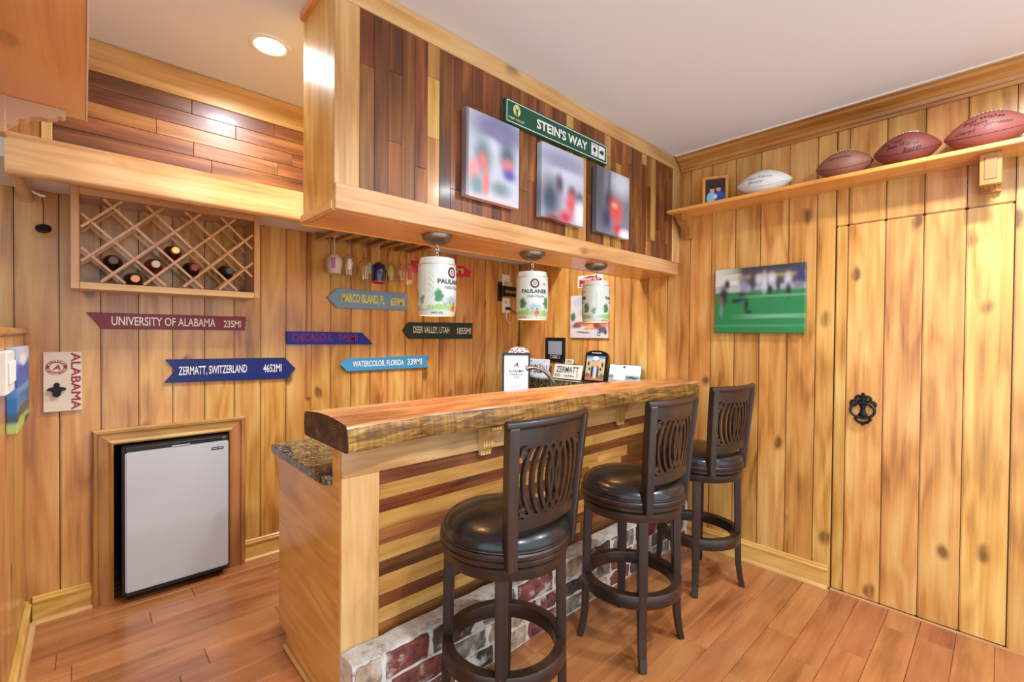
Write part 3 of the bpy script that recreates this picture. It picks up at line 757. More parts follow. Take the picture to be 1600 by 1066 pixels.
def make_keg():
    t = thing('keg_pendant_lamp', '', 'pendant lamp')
    part('ceiling_canopy', MB().lathe([(.0005, -.034), (.030, -.033), (.050, -.024), (.060, -.012), (.061, -.0005), (.0005, -.0005)], 40), BRONZE, t, smooth=True)
    lk = MB()
    for i in range(4):
        z = -.040-.0135*i
        lk.tube([(.006*cos(a)*(1 if i % 2 else .15), .006*cos(a)*(.15 if i % 2 else 1), z+.0095*sin(a)) for a in [2*pi*j/12 for j in range(12)]], .0022, 6, closed=True)
    part('chain', lk, CHROME, t, smooth=True)
    zc = -.205
    out = [(.064, .108), (.067, .112), (.0685, .107), (.0695, .098), (.0715, .092), (.0735, .085), (.0725, .078), (.0745, .072), (.0755, .04), (.076, 0), (.0755, -.04), (.0745, -.072), (.0735, -.085), (.0735, -.092), (.0715, -.098), (.0705, -.108), (.068, -.111)]
    inn = [(.066, -.108), (.069, -.09), (.0725, 0), (.070, .07), (.064, .1)]
    b = part('keg_body', MB().lathe(out, 48, cap=False), KEGM, t, smooth=True, loc=(0, 0, zc), auto=60)
    m_ = MB().lathe(inn, 48, cap=False).lathe([(.0005, .1005), (.064, .1005)], 48, cap=False); part('inner_reflector', m_, KEGIN, b, smooth=True)
    part('keg_top', MB().lathe([(.0005, .103), (.058, .103), (.064, .109)], 40, cap=False).lathe([(.0005, .106), (.008, .106), (.008, .103)], 16), SILVER, b, smooth=True)
    part('upper_rim', MB().tube([(.0735*cos(2*pi*i/40), .0735*sin(2*pi*i/40), .0865) for i in range(40)], .0022, 6, closed=True), SILVER, b, smooth=True)
    part('lower_rim', MB().tube([(.0735*cos(2*pi*i/40), .0735*sin(2*pi*i/40), -.0905) for i in range(40)], .0018, 6, closed=True), SILVER, b, smooth=True)
    part('seam', MB().box(-.0012, .0012, -.0763, -.0745, -.08, .08), SILVER, b, rot=(0, 0, radians(-58)))
    def wrap(ofs):
        def f(x, y_):
            a = x/.0755+ofs; r_ = .0768 - .0022*(y_/.07)**2
            return (r_*sin(a), -r_*cos(a), y_)
        return f
    for ofs in (0.0, pi):
        text('PAULANER', b, INK, 0, .018, 0, w=.126, h=.019, bold=.03, warp=wrap(ofs))
        text('Hefe-Weizen', b, plain('red_brown_ink', srgb(120, 66, 56), .5), .006, -.004, 0, w=.085, h=.015, bold=.0, shear=.35, warp=wrap(ofs))
        text('PARTY KEG', b, INK, -.062, -.1015, 0, w=.045, h=.0075, bold=.01, warp=lambda x, y_, o=ofs: ((.0732)*sin(x/.073+o), -(.0732)*cos(x/.073+o), y_))
        text('5.0L', b, REDINK, .048, .052, 0, w=.017, h=.009, bold=.04, warp=wrap(ofs))
        em = MB(); annulus(em, 0, .054, 0, .0135, .0195, 28); annulus(em, 0, .0545, 0, .0045, .008, 16)
        em.v = [wrap(ofs)(x, y_) for x, y_, z in em.v]; part('emblem', em, INK, b)
        em = MB(); annulus(em, 0, .054, 0, .0195, .0225, 28); em.v = [wrap(ofs)(x, y_) for x, y_, z in em.v]; part('emblem', em, REDINK, b)
        sm = MB()
        for k_ in range(14): sm.add([(-.118, .05-.0075*k_, 0), (-.118+.026+.006*(k_ % 3), .05-.0075*k_, 0), (-.118+.026+.006*(k_ % 3), .0525-.0075*k_, 0), (-.118, .0525-.0075*k_, 0)], [(0, 1, 2, 3)])
        sm.v = [wrap(ofs)(x, y_) for x, y_, z in sm.v]; part('small_print', sm, plain('grey_ink', srgb(150, 152, 146), .5), b)
    bulb = part('bulb', MB().ball((0, 0, .045), .026, 16, 10).lathe([(.012, .068), (.013, .098)], 16), plain('bulb_glow', (1, .8, .55, 1), .4, emit=(1, .62, .28, 1), estr=9), b, smooth=True)
    ld = bpy.data.lights.new('lamp', 'POINT'); ld.energy = KEG_POWER; ld.color = (1.0, .66, .36); ld.shadow_soft_size = .02
    link('lamp', ld, b, (0, 0, -.012))
    return t
kg = make_keg()
for i, (x, a, lab) in enumerate(((1.02, 16, 'beer keg pendant lamp at the left end, before the wall signs'), (1.556, -36, 'middle beer keg pendant lamp showing its brand name fully'), (2.055, 37, 'rightmost beer keg pendant lamp, turned to show two trees'))):
    o = kg if i == 0 else copy_tree(kg)
    o.location = (x, 1.53, ZB-.0045); tag(o, lab, 'pendant lamp', 'mini keg pendant lamps under the bulkhead')
    for ch in o.children:
        if ch.name.startswith('keg_body'): ch.rotation_euler = (0, 0, radians(a))

# ================================================================== DIRECTION SIGNS ON THE BACK WALL
def arrow_sign(label, col, tcol, poly, txts, th=.014, edge=None):
    """poly in wall (x, z); txts = (string, x centre, z centre, width, height, slant)"""
    cx = sum(p[0] for p in poly)/len(poly); cz = sum(p[1] for p in poly)/len(poly)
    t = thing('arrow_sign', label, 'sign', (cx, K-.0008, cz), RB, 'painted wooden direction signs')
    m = plain('paint_%d_%d_%d' % tuple(int(c*999) for c in col[:3]), col, .4, bump=.1, bscale=30)
    part('board', MB().prism([(x-cx, z-cz) for x, z in poly], .0, th, 'z'), m, t, bevel=.0015)
    tm = plain('letter_%d_%d_%d' % tuple(int(c*999) for c in tcol[:3]), tcol, .45)
    for s_, x, z, w, h, rz in txts: text(s_, t, tm, x-cx, z-cz, th+.0008, w=w, h=h, bold=.014, rz=rz)
sw = srgb
arrow_sign('dark red arrow sign reading University of Alabama 235 mi', sw(128, 14, 34), sw(240, 234, 226),
    [(.007, 1.390), (.672, 1.390), (.664, 1.378), (.671, 1.368), (.661, 1.356), (.669, 1.345), (.660, 1.333), (.667, 1.315), (.060, 1.315)],
    [('UNIVERSITY OF ALABAMA', .308, 1.353, .425, .043, 0), ('235MI', .600, 1.349, .082, .038, 0)])
arrow_sign('navy blue arrow sign reading Zermatt, Switzerland 4652 mi', sw(12, 32, 108), sw(232, 234, 240),
    [(.304, 1.161), (.873, 1.155), (.934, 1.088), (.890, 1.030), (.299, 1.042), (.344, 1.102)],
    [('ZERMATT, SWITZERLAND', .515, 1.096, .315, .052, 0), ('4652MI', .805, 1.096, .098, .046, 0)])
arrow_sign('royal blue arrow sign with dim red lettering reading Chicago', sw(14, 28, 156), sw(140, 34, 78),
    [(.884, 1.312), (1.355, 1.309), (1.433, 1.231), (.885, 1.234)],
    [('CHICAGO IL', 1.035, 1.276, .245, .050, 0), ('745MI', 1.258, 1.274, .130, .046, 0)])
arrow_sign('grey-blue arrow sign with yellow lettering reading Marco Island', sw(112, 150, 188), sw(236, 226, 52),
    [(1.123, 1.530), (1.185, 1.592), (1.692, 1.592), (1.690, 1.472), (1.186, 1.465)],
    [('MARCO ISLAND, FL', 1.366, 1.530, .30, .066, 0), ('659MI', 1.615, 1.527, .105, .056, 0)])
arrow_sign('dark green arrow sign reading Deer Valley, Utah 1855 mi', sw(28, 48, 40), sw(226, 226, 220),
    [(1.659, 1.329), (1.705, 1.388), (2.287, 1.395), (2.285, 1.270), (1.706, 1.269)],
    [('DEER VALLEY, UTAH', 1.900, 1.331, .315, .056, 0), ('1855MI', 2.200, 1.331, .135, .052, 0)])
arrow_sign('sky blue arrow sign reading Watercolor Florida 339 mi', sw(66, 152, 204), sw(244, 244, 240),
    [(1.211, 1.097), (1.251, 1.139), (1.881, 1.146), (1.847, 1.103), (1.874, 1.055), (1.251, 1.055)],
    [('WATERCOLOR, FLORIDA', 1.478, 1.098, .375, .046, 0), ('339MI', 1.755, 1.103, .120, .044, 0)])
arrow_sign('crimson arrow sign half hidden behind the left keg lamp', sw(206, 38, 72), sw(240, 206, 120),
    [(1.715, 1.832), (1.746, 1.793), (1.715, 1.752), (2.245, 1.762), (2.268, 1.806), (2.198, 1.840)],
    [('26MI', 2.125, 1.803, .13, .042, 0)])

# ---- Alabama bottle-opener plaque
def alab_logo(parent, cx, cy, z, R_, full=True, k=.92):
    red = plain('crimson', srgb(150, 30, 58), .5)
    m = MB(); annulus(m, cx, cy, z, R_*.97, R_, 40, k); annulus(m, cx, cy, z, R_*.62, R_*.92, 40, k); part('emblem', m, red, parent)
    ringtext('ALABAMA', parent, PLATE, cx, cy, z+.0004, R_*.765, R_*.19, pi/2, .36); ringtext('CRIMSON TIDE', parent, PLATE, cx, cy, z+.0004, R_*.765, R_*.17, -pi/2, .235, True)
    text('A', parent, red, cx, cy, z+.0004, h=R_*.62, w=R_*.72, bold=.03, shear=.25)
pl = thing('bottle_opener_plaque', 'whitewashed wooden plaque with bottle opener and crimson Alabama lettering', 'plaque', (-.071, K-.0008, 1.072), RB)
part('board', MB().box(-.063, .063, -.135, .135, 0, .014), plain('whitewash', srgb(222, 206, 184), .6, bump=.2, bscale=18), pl, bevel=.001)
for dy_ in (-.0013, 0, .0013): text('ALABAMA', pl, plain('crimson', srgb(150, 30, 58), .5), .043+dy_*.5, dy_, .0148+dy_*.02, w=.259, h=.031, bold=0, rz=-pi/2)
alab_logo(pl, -.021, .065, .0148, .037)
op = MB().prism([(-.032, .0), (-.028, .008), (-.008, .014), (.008, .014), (.028, .008), (.032, .0), (.014, -.006), (.012, -.026), (.0, -.034), (-.012, -.026), (-.014, -.006)], .014, .030, 'z')
op.lathe([(.0005, .014), (.010, .014), (.010, .020), (.0005, .021)], 16, c=(0, .022, 0)).box(-.006, .006, .008, .022, .014, .021)
part('bottle_opener', op, IRON, pl, bevel=.002, loc=(-.020, -.036, 0))

# ---- hanging puck on a cord under the soffit
pk = thing('hanging_puck', 'small black disc hanging on a thin cord below the soffit', 'pull cord', (-.128, 2.84, 1.745))
part('disc', MB().lathe([(.0005, -.010), (.018, -.009), (.026, -.003), (.026, .002), (.018, .008), (.0005, .009)], 28), BLACK, pk, smooth=True, rot=(radians(52), radians(-8), 0))
part('cord', MB().tube([(0, 0, .008), (.001, 0, .09), (-.004, .01, .138)], .0014, 6), BLACK, pk, smooth=True)
part('clip', MB().ball((-.004, .01, .142), .010, 12, 8, (1.3, 1, .7)).tube([(-.006, .01, .142), (-.03, .0, .150), (-.05, -.03, .162), (-.052, -.06, .178)], .005, 8), PLATE, pk, smooth=True)

# ================================================================== FRIDGE
fr = thing('mini_fridge', 'compact silver fridge with black cabinet set into the wall', 'fridge', (.13, 2.83, 0))
part('cabinet', MB().box(0, .44, .032, .52, .03, .748), BLACK, fr, bevel=.004)
dr = part('door', MB().box(.010, .436, 0, .030, .050, .725), STEEL, fr, bevel=.006)
part('top_grip', MB().box(.010, .436, .002, .030, .7255, .747), BLACK, dr, bevel=.003)
part('grip_recess', MB().box(.19, .265, .0, .004, .728, .733), CHROME, dr)
part('kick_plate', MB().box(.012, .434, .004, .030, .032, .0495), BLACK, dr, bevel=.003)
part('hinge', MB().box(.405, .425, .0, .02, .734, .7465), CHROME, dr, bevel=.002)
bd = part('badge', MB().box(-.027, .027, -.0065, .0065, 0, .002), BLACK, dr, loc=(.385, -.0004, .690), rot=RB)
text('Magic Chef', bd, PLATE, 0, 0, .0024, w=.045, h=.0075, bold=.03)
ft = MB()
for x in (.03, .41): ft.lathe([(.012, .0005), (.014, .012), (.009, .033)], 14, c=(x, .06, 0)).lathe([(.012, .0005), (.014, .012), (.009, .033)], 14, c=(x, .48, 0))
part('feet', ft, BLACK, fr)

# ================================================================== WINE RACK AND BOTTLES
RY0, RY1 = 2.715, K-.001
wr = thing('wine_rack', 'wall wine rack with crossed lattice slats under the soffit', 'wine rack', (.32, RY1, 1.485))
rx0, rx1, rz1 = -.362, .368, .438
def R5(a, b, c, d, e, f): return (a, b, c-RY1, d-RY1, e, f)
piece('frame_side', wr, rackwood('z'), *R5(rx0, rx0+.028, RY0, RY1, 0, rz1), bev=.0015)
piece('frame_side', wr, rackwood('z'), *R5(rx1-.028, rx1, RY0, RY1, 0, rz1), bev=.0015)
piece('frame_bottom', wr, rackwood('x'), *R5(rx0+.0285, rx1-.0285, RY0, RY1, 0, .030), bev=.0015)
piece('frame_top', wr, rackwood('x'), *R5(rx0+.0285, rx1-.0285, RY0, RY1, rz1-.030, rz1-.0005), bev=.0015)
ix0, ix1, iz0, iz1 = rx0+.029, rx1-.029, .031, rz1-.031
def lattice(y0, y1, sg):
    sl = .99
    for k in range(-6, 8):
        x_a = (.045 if sg < 0 else .049) + .149*k - .32          # where the slat meets the top (sg<0) or bottom rail
        z_a = (1.907 if sg < 0 else 1.515) - 1.485
        pts = []
        for x in (ix0, ix1):
            z = z_a+sg*sl*(x-x_a)
            if iz0 <= z <= iz1: pts.append((x, z))
        for z in (iz0, iz1):
            x = x_a+(z-z_a)/(sg*sl)
            if ix0 < x < ix1: pts.append((x, z))
        if len(pts) < 2: continue
        a, b = pts[0], pts[1]
        if math.hypot(a[0]-b[0], a[1]-b[1]) < .03: continue
        yc = (y0+y1)/2-RY1
        d = Vector((b[0]-a[0], b[1]-a[1])).normalized(); a2 = (a[0]+d.x*.006, a[1]+d.y*.006); b2 = (b[0]-d.x*.006, b[1]-d.y*.006)
        part('slat', MB().tube([(a2[0], yc, a2[1]), (b2[0], yc, b2[1])], 1.0, flat=(.0105, y1-y0), up=(0, 1, 0)), rackwood('z'), wr)
for yb_ in (RY0+.004, RY1-.06):
    lattice(yb_, yb_+.009, 1); lattice(yb_+.010, yb_+.019, -1)
glass_red = plain('rose_glass', srgb(188, 96, 60), .05, trans=.75, ior=1.3)
glass_brown = plain('brown_glass', srgb(92, 40, 18), .06, trans=.35)
glass_dark = plain('dark_glass', srgb(16, 18, 16), .08)
def bottle(x, z, m, cap, lab, r=.037):
    t = thing('wine_bottle', lab, 'bottle', (x, 2.885, z), (pi/2, 0, 0), 'wine bottles lying in the lattice rack')
    part('bottle_glass', MB().lathe([(.0005, -.028), (r*.9, -.030), (r, -.022), (r, .085), (r*.93, .100), (r*.6, .122), (.0145, .140), (.013, .176), (.0155, .178), (.0155, .190), (.0005, .190)], 28), m, t, smooth=True)
    part('capsule', MB().lathe([(.0143, .150), (.0143, .1765), (.0168, .1775), (.0168, .1935), (.015, .1955), (.0005, .1955)], 24), cap, t, smooth=True)
    part('label', MB().lathe([(r+.0006, .0), (r+.0006, .075)], 28, cap=False), plain('wine_label', srgb(226, 216, 194), .6), t, smooth=True)
bottle(.096, 1.617, glass_dark, plain('cap_plum', srgb(104, 72, 82), .4), 'dark bottle with plum capsule, leftmost in the wine rack')
bottle(.1705, 1.543, glass_brown, plain('cap_cork', srgb(226, 166, 120), .5), 'amber bottle with pale cork capsule in the bottom row of the rack')
bottle(.245, 1.617, glass_red, plain('cap_clear', srgb(206, 200, 196), .3), 'rose wine bottle with pale grey capsule in the rack')
bottle(.3195, 1.691, glass_brown, plain('cap_gold', srgb(214, 176, 100), .3, metal=.5), 'amber bottle with gold capsule, highest in the rack')
bottle(.394, 1.617, glass_dark, plain('cap_red', srgb(158, 44, 50), .4), 'dark bottle with red capsule in the wine rack')
bottle(.543, 1.617, glass_dark, plain('cap_steel', srgb(72, 78, 84), .3), 'dark bottle with grey capsule, rightmost in the wine rack')

# ================================================================== STEMWARE RACK AND GLASSES
sr = thing('stemware_rack', 'wooden hanging rack for stemmed glasses under the soffit', 'glass rack', (1.38, 2.77, ZS))
for i in range(7):
    x = -.318+.106*i
    piece('rail', sr, oak('y'), x-.014, x+.014, -.14, .14, -.046, -.040, .001)
    piece('web', sr, oak('y'), x-.005, x+.005, -.14, .14, -.0395, -.0165, .0008)
piece('mounting_board', sr, oak('x'), -.335, .335, -.145, -.115, -.016, -.0006, .001)
piece('mounting_board', sr, oak('x'), -.335, .335, .115, .145, -.016, -.0006, .001)
GL = plain('clear_glass', (1, 1, 1, 1), .02, trans=1.0, ior=1.45)
def stem_glass(x, y, size, mat, label, extra=None, stem=None):
    t = thing('wine_glass', label, 'glass', (x, y, ZS-.0390), (0, 0, 0), 'stemmed glasses hanging upside down in the rack')
    s = size*1.1
    stem_m = stem or GL
    part('foot', MB().lathe([(.0005, -.0005), (.031, -.0005), (.032, -.0015), (.010, -.004), (.0045, -.008), (.0036, -.02), (.0036, -.085*s), (.006, -.093*s), (.0005, -.095*s)], 24), stem_m, t, smooth=True)
    o_ = [(.0045, -.094*s), (.020, -.101*s), (.034*s, -.116*s), (.040*s, -.135*s), (.041*s, -.155*s), (.037*s, -.182*s), (.0325*s, -.205*s)]
    i_ = [(r-.0014, z-(.0014 if k_ < 3 else 0)) for k_, (r, z) in enumerate(o_)][::-1]
    b = part('bowl', MB().lathe(o_+i_, 28, cap=False), mat, t, smooth=True, auto=60)
    if extra: extra(b, s)
def decal(col, a0, a1, z0, z1, name='decoration'):
    def f(b, s):
        prof = [(.0375*s, -.122*s), (.0406*s, -.135*s), (.0416*s, -.155*s), (.0377*s, -.182*s)]
        m = MB().lathe([(r+.0004, z) for r, z in prof if True], 12, cap=False, a0=radians(a0), a1=radians(a1)); part(name, m, plain('decal_%d_%d_%d' % tuple(int(q*99) for q in col[:3]), col, .4), b, smooth=True)
    return f
FROST = plain('frosted_glass', srgb(232, 214, 214), .5, trans=.45)
NAVY = plain('navy_glass', srgb(24, 38, 96), .15, coat=.5)
def cubs(b, s):
    m = MB(); annulus(m, 0, 0, 0, .0165, .0195, 28); annulus(m, 0, 0, 0, .0075, .0125, 28)
    def wr_(x, y_, z): a = radians(-128)+x/.0408; return (.0418*cos(a), .0418*sin(a), y_-.150*s)
    w_ = MB(); disc(w_, 0, 0, 0, .0165); w_.v = [wr_(*p) for p in w_.v]
    m.v = [(.0421/.0418*wr_(*p)[0], .0421/.0418*wr_(*p)[1], wr_(*p)[2]) for p in m.v]
    part('emblem', m, plain('emblem_white', srgb(240, 236, 232), .4), b)
    c_ = MB(); n = 20
    pts = [(r*cos(a), r*sin(a), 0) for r in (.0068, .0140) for a in [radians(45)+radians(270)*i/n for i in range(n+1)]]
    c_.add(pts, [(i, i+1, n+2+i, n+1+i) for i in range(n)]); c_.v = [(.0423/.0418*wr_(*p)[0], .0423/.0418*wr_(*p)[1], wr_(*p)[2]) for p in c_.v]
    part('emblem', c_, plain('emblem_red', srgb(200, 40, 56), .4), b)
    part('rim_band', MB().lathe([(.0345*s, -.196*s), (.0333*s, -.2055*s), (.031*s, -.206*s)], 28, cap=False), plain('rim_red', srgb(196, 56, 50), .4), b, smooth=True)
gx = 1.38
stem_glass(1.095, 2.735, 1.0, FROST, 'frosted stem glass with purple print, leftmost in the hanging rack', decal(srgb(150, 100, 160), 225, 255, 0, 0), FROST)
stem_glass(1.110, 2.855, .92, GL, 'plain clear stem glass hanging behind the frosted one')
stem_glass(1.180, 2.72, 1.0, GL, 'clear stem glass with pale frosted print beside the frosted one', decal(srgb(206, 196, 204), 235, 262, 0, 0))
stem_glass(1.240, 2.85, .95, GL, 'clear stem glass with rosy print at the rear of the rack', decal(srgb(176, 120, 120), 235, 275, 0, 0))
stem_glass(1.292, 2.735, 1.08, GL, 'large clear stem glass left of the navy glass', decal(srgb(120, 130, 140), 262, 290, 0, 0))
stem_glass(1.402, 2.78, 1.12, NAVY, 'navy blue stem glass with red rim and round emblem', cubs, FROST)
stem_glass(1.508, 2.82, 1.0, GL, 'clear stem glass with green and yellow print', decal(srgb(160, 170, 70), 225, 262, 0, 0))
stem_glass(1.610, 2.86, .95, GL, 'clear stem glass at the rear right of the hanging rack')
stem_glass(1.600, 2.73, 1.12, GL, 'large stem glass with red print, rightmost in the rack', decal(srgb(170, 70, 80), 225, 262, 0, 0))

# ================================================================== PICTURES ON THE BULKHEAD
def canvas(label, w, h, th, loc, rot, mat, name='canvas_print', grp=None, side=None):
    t = thing(name, label, 'picture', loc, rot, grp)
    part('canvas', MB().box(-w/2, w/2, -h/2, h/2, .0, th), mat, t, bevel=.002)
    if side: part('edge_shadow_frame', MB().box(-w/2+.01, w/2-.01, -h/2+.01, h/2-.01, -.004, -.0003), side, t)
    return t
S = srgb
m1 = blobs('blurred_ski_selfie', .275, .335, S(196, 198, 212), [
    ('e', .2, .72, 1.1, .42, S(128, 128, 164), .55), ('e', -.2, .3, .5, .2, S(206, 214, 226), .6), ('e', -.42, -.02, .34, .5, S(104, 124, 132), .75), ('e', -.42, -.12, .2, .22, S(214, 122, 118), .75),
    ('e', .52, .16, .32, .34, S(88, 100, 116), .75), ('e', .55, -.06, .24, .2, S(214, 124, 130), .75), ('e', .6, -.26, .28, .16, S(86, 82, 170), .75), ('e', -.75, -.4, .22, .3, S(226, 150, 150), .6),
    ('e', -.62, -.72, .3, .26, S(112, 138, 140), .75), ('e', -.3, -.6, .14, .36, S(222, 112, 112), .75), ('e', .25, -.66, .42, .2, S(120, 138, 140), .75), ('e', .1, -1.05, 1.2, .14, S(226, 190, 186), .7), ('b', -1, .2, .08, 1.3, S(120, 108, 110), .6)], .4)
m2 = blobs('blurred_snow_group', .295, .335, S(186, 190, 206), [
    ('e', 0, .62, 1.2, .26, S(152, 156, 184), .6), ('e', .2, .3, 1.0, .16, S(200, 206, 222), .6), ('e', -.62, -.45, .52, .62, S(64, 78, 94), .75), ('e', -.2, .02, .2, .28, S(92, 78, 100), .75), ('e', .42, -.12, .22, .2, S(96, 80, 100), .75),
    ('e', .38, -.45, .32, .34, S(214, 92, 100), .75), ('e', .8, -.25, .22, .22, S(80, 76, 100), .75), ('e', .82, -.62, .26, .34, S(232, 234, 246), .75), ('e', .1, -.86, .36, .22, S(196, 60, 76), .75), ('e', -.5, -.98, .4, .14, S(128, 70, 80), .75)], .4)
m3 = blobs('blurred_red_jacket', .285, .335, S(126, 128, 140), [
    ('e', .5, .75, .7, .5, S(206, 212, 222), .7), ('b', -.9, .2, .3, 1.3, S(90, 92, 102), .7), ('b', -.3, .5, .1, .7, S(110, 112, 120), .8), ('e', -.3, .05, .3, .3, S(60, 64, 80), .75), ('e', .12, -.22, .42, .44, S(226, 84, 74), .75),
    ('e', .05, -.05, .2, .1, S(226, 160, 136), .75), ('e', -.45, -.5, .3, .4, S(60, 62, 92), .75), ('e', .25, -.78, .3, .16, S(206, 66, 68), .75), ('e', .75, -.9, .4, .2, S(232, 232, 238), .6)], .4)
DK = plain('walnut_edge', srgb(70, 40, 24), .5)
canvas('blurred photo canvas of two skiers, leftmost on the bulkhead', .280, .337, .032, (1.203, YB0-.0048, 2.002), RB, m1, grp='photo canvases on the bulkhead', side=DK)
canvas('blurred photo canvas of a group in snow, below the green sign', .297, .332, .032, (1.629, YB0-.0048, 1.995), RB, m2, grp='photo canvases on the bulkhead', side=DK)
canvas('blurred photo canvas of a red jacket, rightmost on the bulkhead', .290, .332, .032, (2.031, YB0-.0048, 1.994), RB, m3, grp='photo canvases on the bulkhead', side=DK)

# ---- green street sign
GREEN = plain('sign_green', srgb(16, 84, 62), .35); SW = plain('sign_white', srgb(238, 240, 236), .4)
ss = thing('street_sign', "dark green street sign reading Stein's Way on the bulkhead", 'sign', (1.633, YB0-.003, 2.2375), RB)
part('panel', MB().box(-.356, .356, -.050, .050, 0, .018), GREEN, ss, bevel=.002)
bo = MB()
for a in ((-.350, .350, .0415, .0445), (-.350, .350, -.0445, -.0415), (-.350, -.347, -.0445, .0445), (.347, .350, -.0445, .0445)): bo.box(a[0], a[1], a[2], a[3], .0181, .0187)
part('border_line', bo, SW, ss)
text("STEIN'S WAY", ss, SW, .01, .0, .0188, w=.36, h=.044, bold=.03)
lg = MB(); disc(lg, -.292, .013, .0187, .021, 28, .024); part('logo_disc', lg, plain('sign_cream', srgb(226, 214, 140), .5), ss)
an = MB().add([(-.296, -.010, .0192), (-.288, -.010, .0192), (-.287, .010, .0192), (-.278, .030, .0192), (-.284, .024, .0192), (-.289, .016, .0192), (-.292, .018, .0192), (-.296, .016, .0192), (-.300, .026, .0192), (-.305, .030, .0192), (-.298, .010, .0192)], [tuple(range(11))])
part('logo_mark', an, GREEN, ss)
text('DEER VALLEY', ss, plain('sign_cream', srgb(226, 214, 140), .5), -.292, -.026, .0188, w=.092, h=.009, bold=.02)
wp = MB().box(.222, .274, -.031, .031, .0181, .0187).box(.282, .334, -.031, .031, .0181, .0187); part('white_panels', wp, SW, ss)
ar = MB().add([(.291, -.007, .0192), (.308, -.007, .0192), (.308, -.018, .0192), (.328, 0, .0192), (.308, .018, .0192), (.308, .007, .0192), (.291, .007, .0192)], [tuple(range(7))]).add([(.248, -.015, .0192), (.262, 0, .0192), (.248, .015, .0192), (.234, 0, .0192)], [(0, 1, 2, 3)])
part('symbols', ar, BLACK, ss)
text('EXPERT', ss, BLACK, .248, .0235, .0192, w=.036, h=.0065); text('ONLY', ss, BLACK, .248, -.0235, .0192, w=.026, h=.0065)

# ================================================================== RIGHT WALL: SHELF, FOOTBALLS, PICTURES
SZ = 2.075
sh = thing('wall_shelf', 'long wooden shelf with corbels high on the right wall', 'shelf', (W, 0, SZ))
part('board', MB().box(-.200, -.0005, -1.6, YB0-.0135, -.020, 0), orange('y'), sh, bevel=.003)
cm2 = corbel_mesh('corbel', None, .13, .135, .058).mesh('corbel', oak('z'))
for yy_ in (.045, 1.375): link('corbel', cm2, sh, (-.0008, yy_, -.0205), (0, 0, -pi/2))
for yy_ in (.045,):
    f_ = MB(); f_.box(-.150, -.134, yy_-.032, yy_+.032, -.150, -.0205); part('corbel_face', f_, oak('z'), sh, bevel=.002); part('corbel_inset', MB().box(-.1535, -.1503, yy_-.018, yy_+.018, -.128, -.038), oak('z'), sh, bevel=.001)

def football(label, yc, L_, R_, mat, tilt, yaw, ink, notes, xoff=-.105, laces=True):
    t = thing('football', label, 'football', (W+xoff, yc, SZ), (0, 0, -pi/2+radians(yaw)), 'autographed footballs on the wall shelf')
    n = 22; prof = []
    for i in range(n+1):
        u_ = -1+2*i/n
        prof.append((R_*max(0.004, (1-abs(u_)**1.9))**.86, u_*L_/2))
    b = part('ball_body', MB().lathe(prof, 36, axis='x'), mat, t, smooth=True, loc=(0, 0, R_+.0008), rot=(radians(tilt), 0, 0), auto=80)
    def surf(x, a, d=.0012):
        u_ = max(-1, min(1, 2*x/L_)); r_ = R_*max(.004, (1-abs(u_)**1.9))**.86 + d
        return (x, -r_*cos(a), r_*sin(a))
    sm = MB()
    for a in (radians(72), radians(-20), radians(160), radians(250)):
        sm.tube([surf(-L_/2*.985+L_*.985*i/24, a, .0) for i in range(25)], .0013, 6)
    part('seam', sm, plain('seam_dark', srgb(84, 40, 34), .6) if ink is INKB else plain('seam_grey', srgb(190, 188, 184), .6), b, smooth=True)
    if laces:
        lm = MB()
        for k_ in range(7): x = -.036+.012*k_; lm.tube([surf(x, radians(78-11+3.6*j), .0025) for j in range(7)], .0018, 6)
        part('lacing', lm, plain('lace', srgb(92, 60, 50) if ink is INKB else srgb(225, 222, 215), .6), b, smooth=True)
    for s_, x, y_, w, h in notes:
        text(s_, b, ink, x, y_, 0, w=w, h=h, bold=.0, shear=.35, name='autograph', warp=lambda p, q: surf(p, q/R_))
    return t
INKB = plain('marker_ink', srgb(24, 18, 20), .5); INKG = plain('faded_ink', srgb(120, 122, 130), .6)
def ballm(name, c, r=.42): return plain(name, c, r, bump=.5, bscale=420)
football('white panelled football with faded autographs beside the photo frame', .905, .272, .066, ballm('ball_white', srgb(224, 222, 216)), 6, 8, INKG, [('Tom Kearns', -.01, .028, .12, .016), ('Bruce', -.03, .004, .07, .016)])
football('tan leather football, second from the photo frame', .545, .232, .068, ballm('ball_tan', srgb(142, 92, 74)), 6, 6, INKB, [('Wesley', -.005, .030, .09, .014)])
football('red-brown football with Best Wishes autograph and a paper tag', .311, .236, .075, ballm('ball_redbrown', srgb(124, 62, 56)), 4, 5, INKB, [('To Tom', -.045, .034, .06, .017), ('Best Wishes', -.012, .012, .11, .016), ('Reed 81', .02, -.016, .06, .022)])
football('red-brown football at the right edge with a long autograph', .058, .262, .077, ballm('ball_rosebrown', srgb(140, 78, 70)), 2, 0, INKB, [('Best Wishes', -.01, .044, .12, .016), ('Tom', -.025, .024, .05, .015), ('Daryl', -.062, -.004, .06, .018), ('Johnston', .03, .010, .08, .02)])
pt = tag(part('paper_tag', MB().box(-.018, .018, -.015, .015, 0, .0012), PLATE, None, loc=(W-.012, .300, SZ+.172), rot=(pi/2, radians(14), -pi/2)), 'small white paper tag stuck up behind the red-brown football', 'tag')
bar_c = MB()
for i in range(6): bar_c.box(-.010+.0035*i, -.0085+.0035*i, -.007, .005, .0013, .0016)
part('barcode', bar_c, INKB, pt)
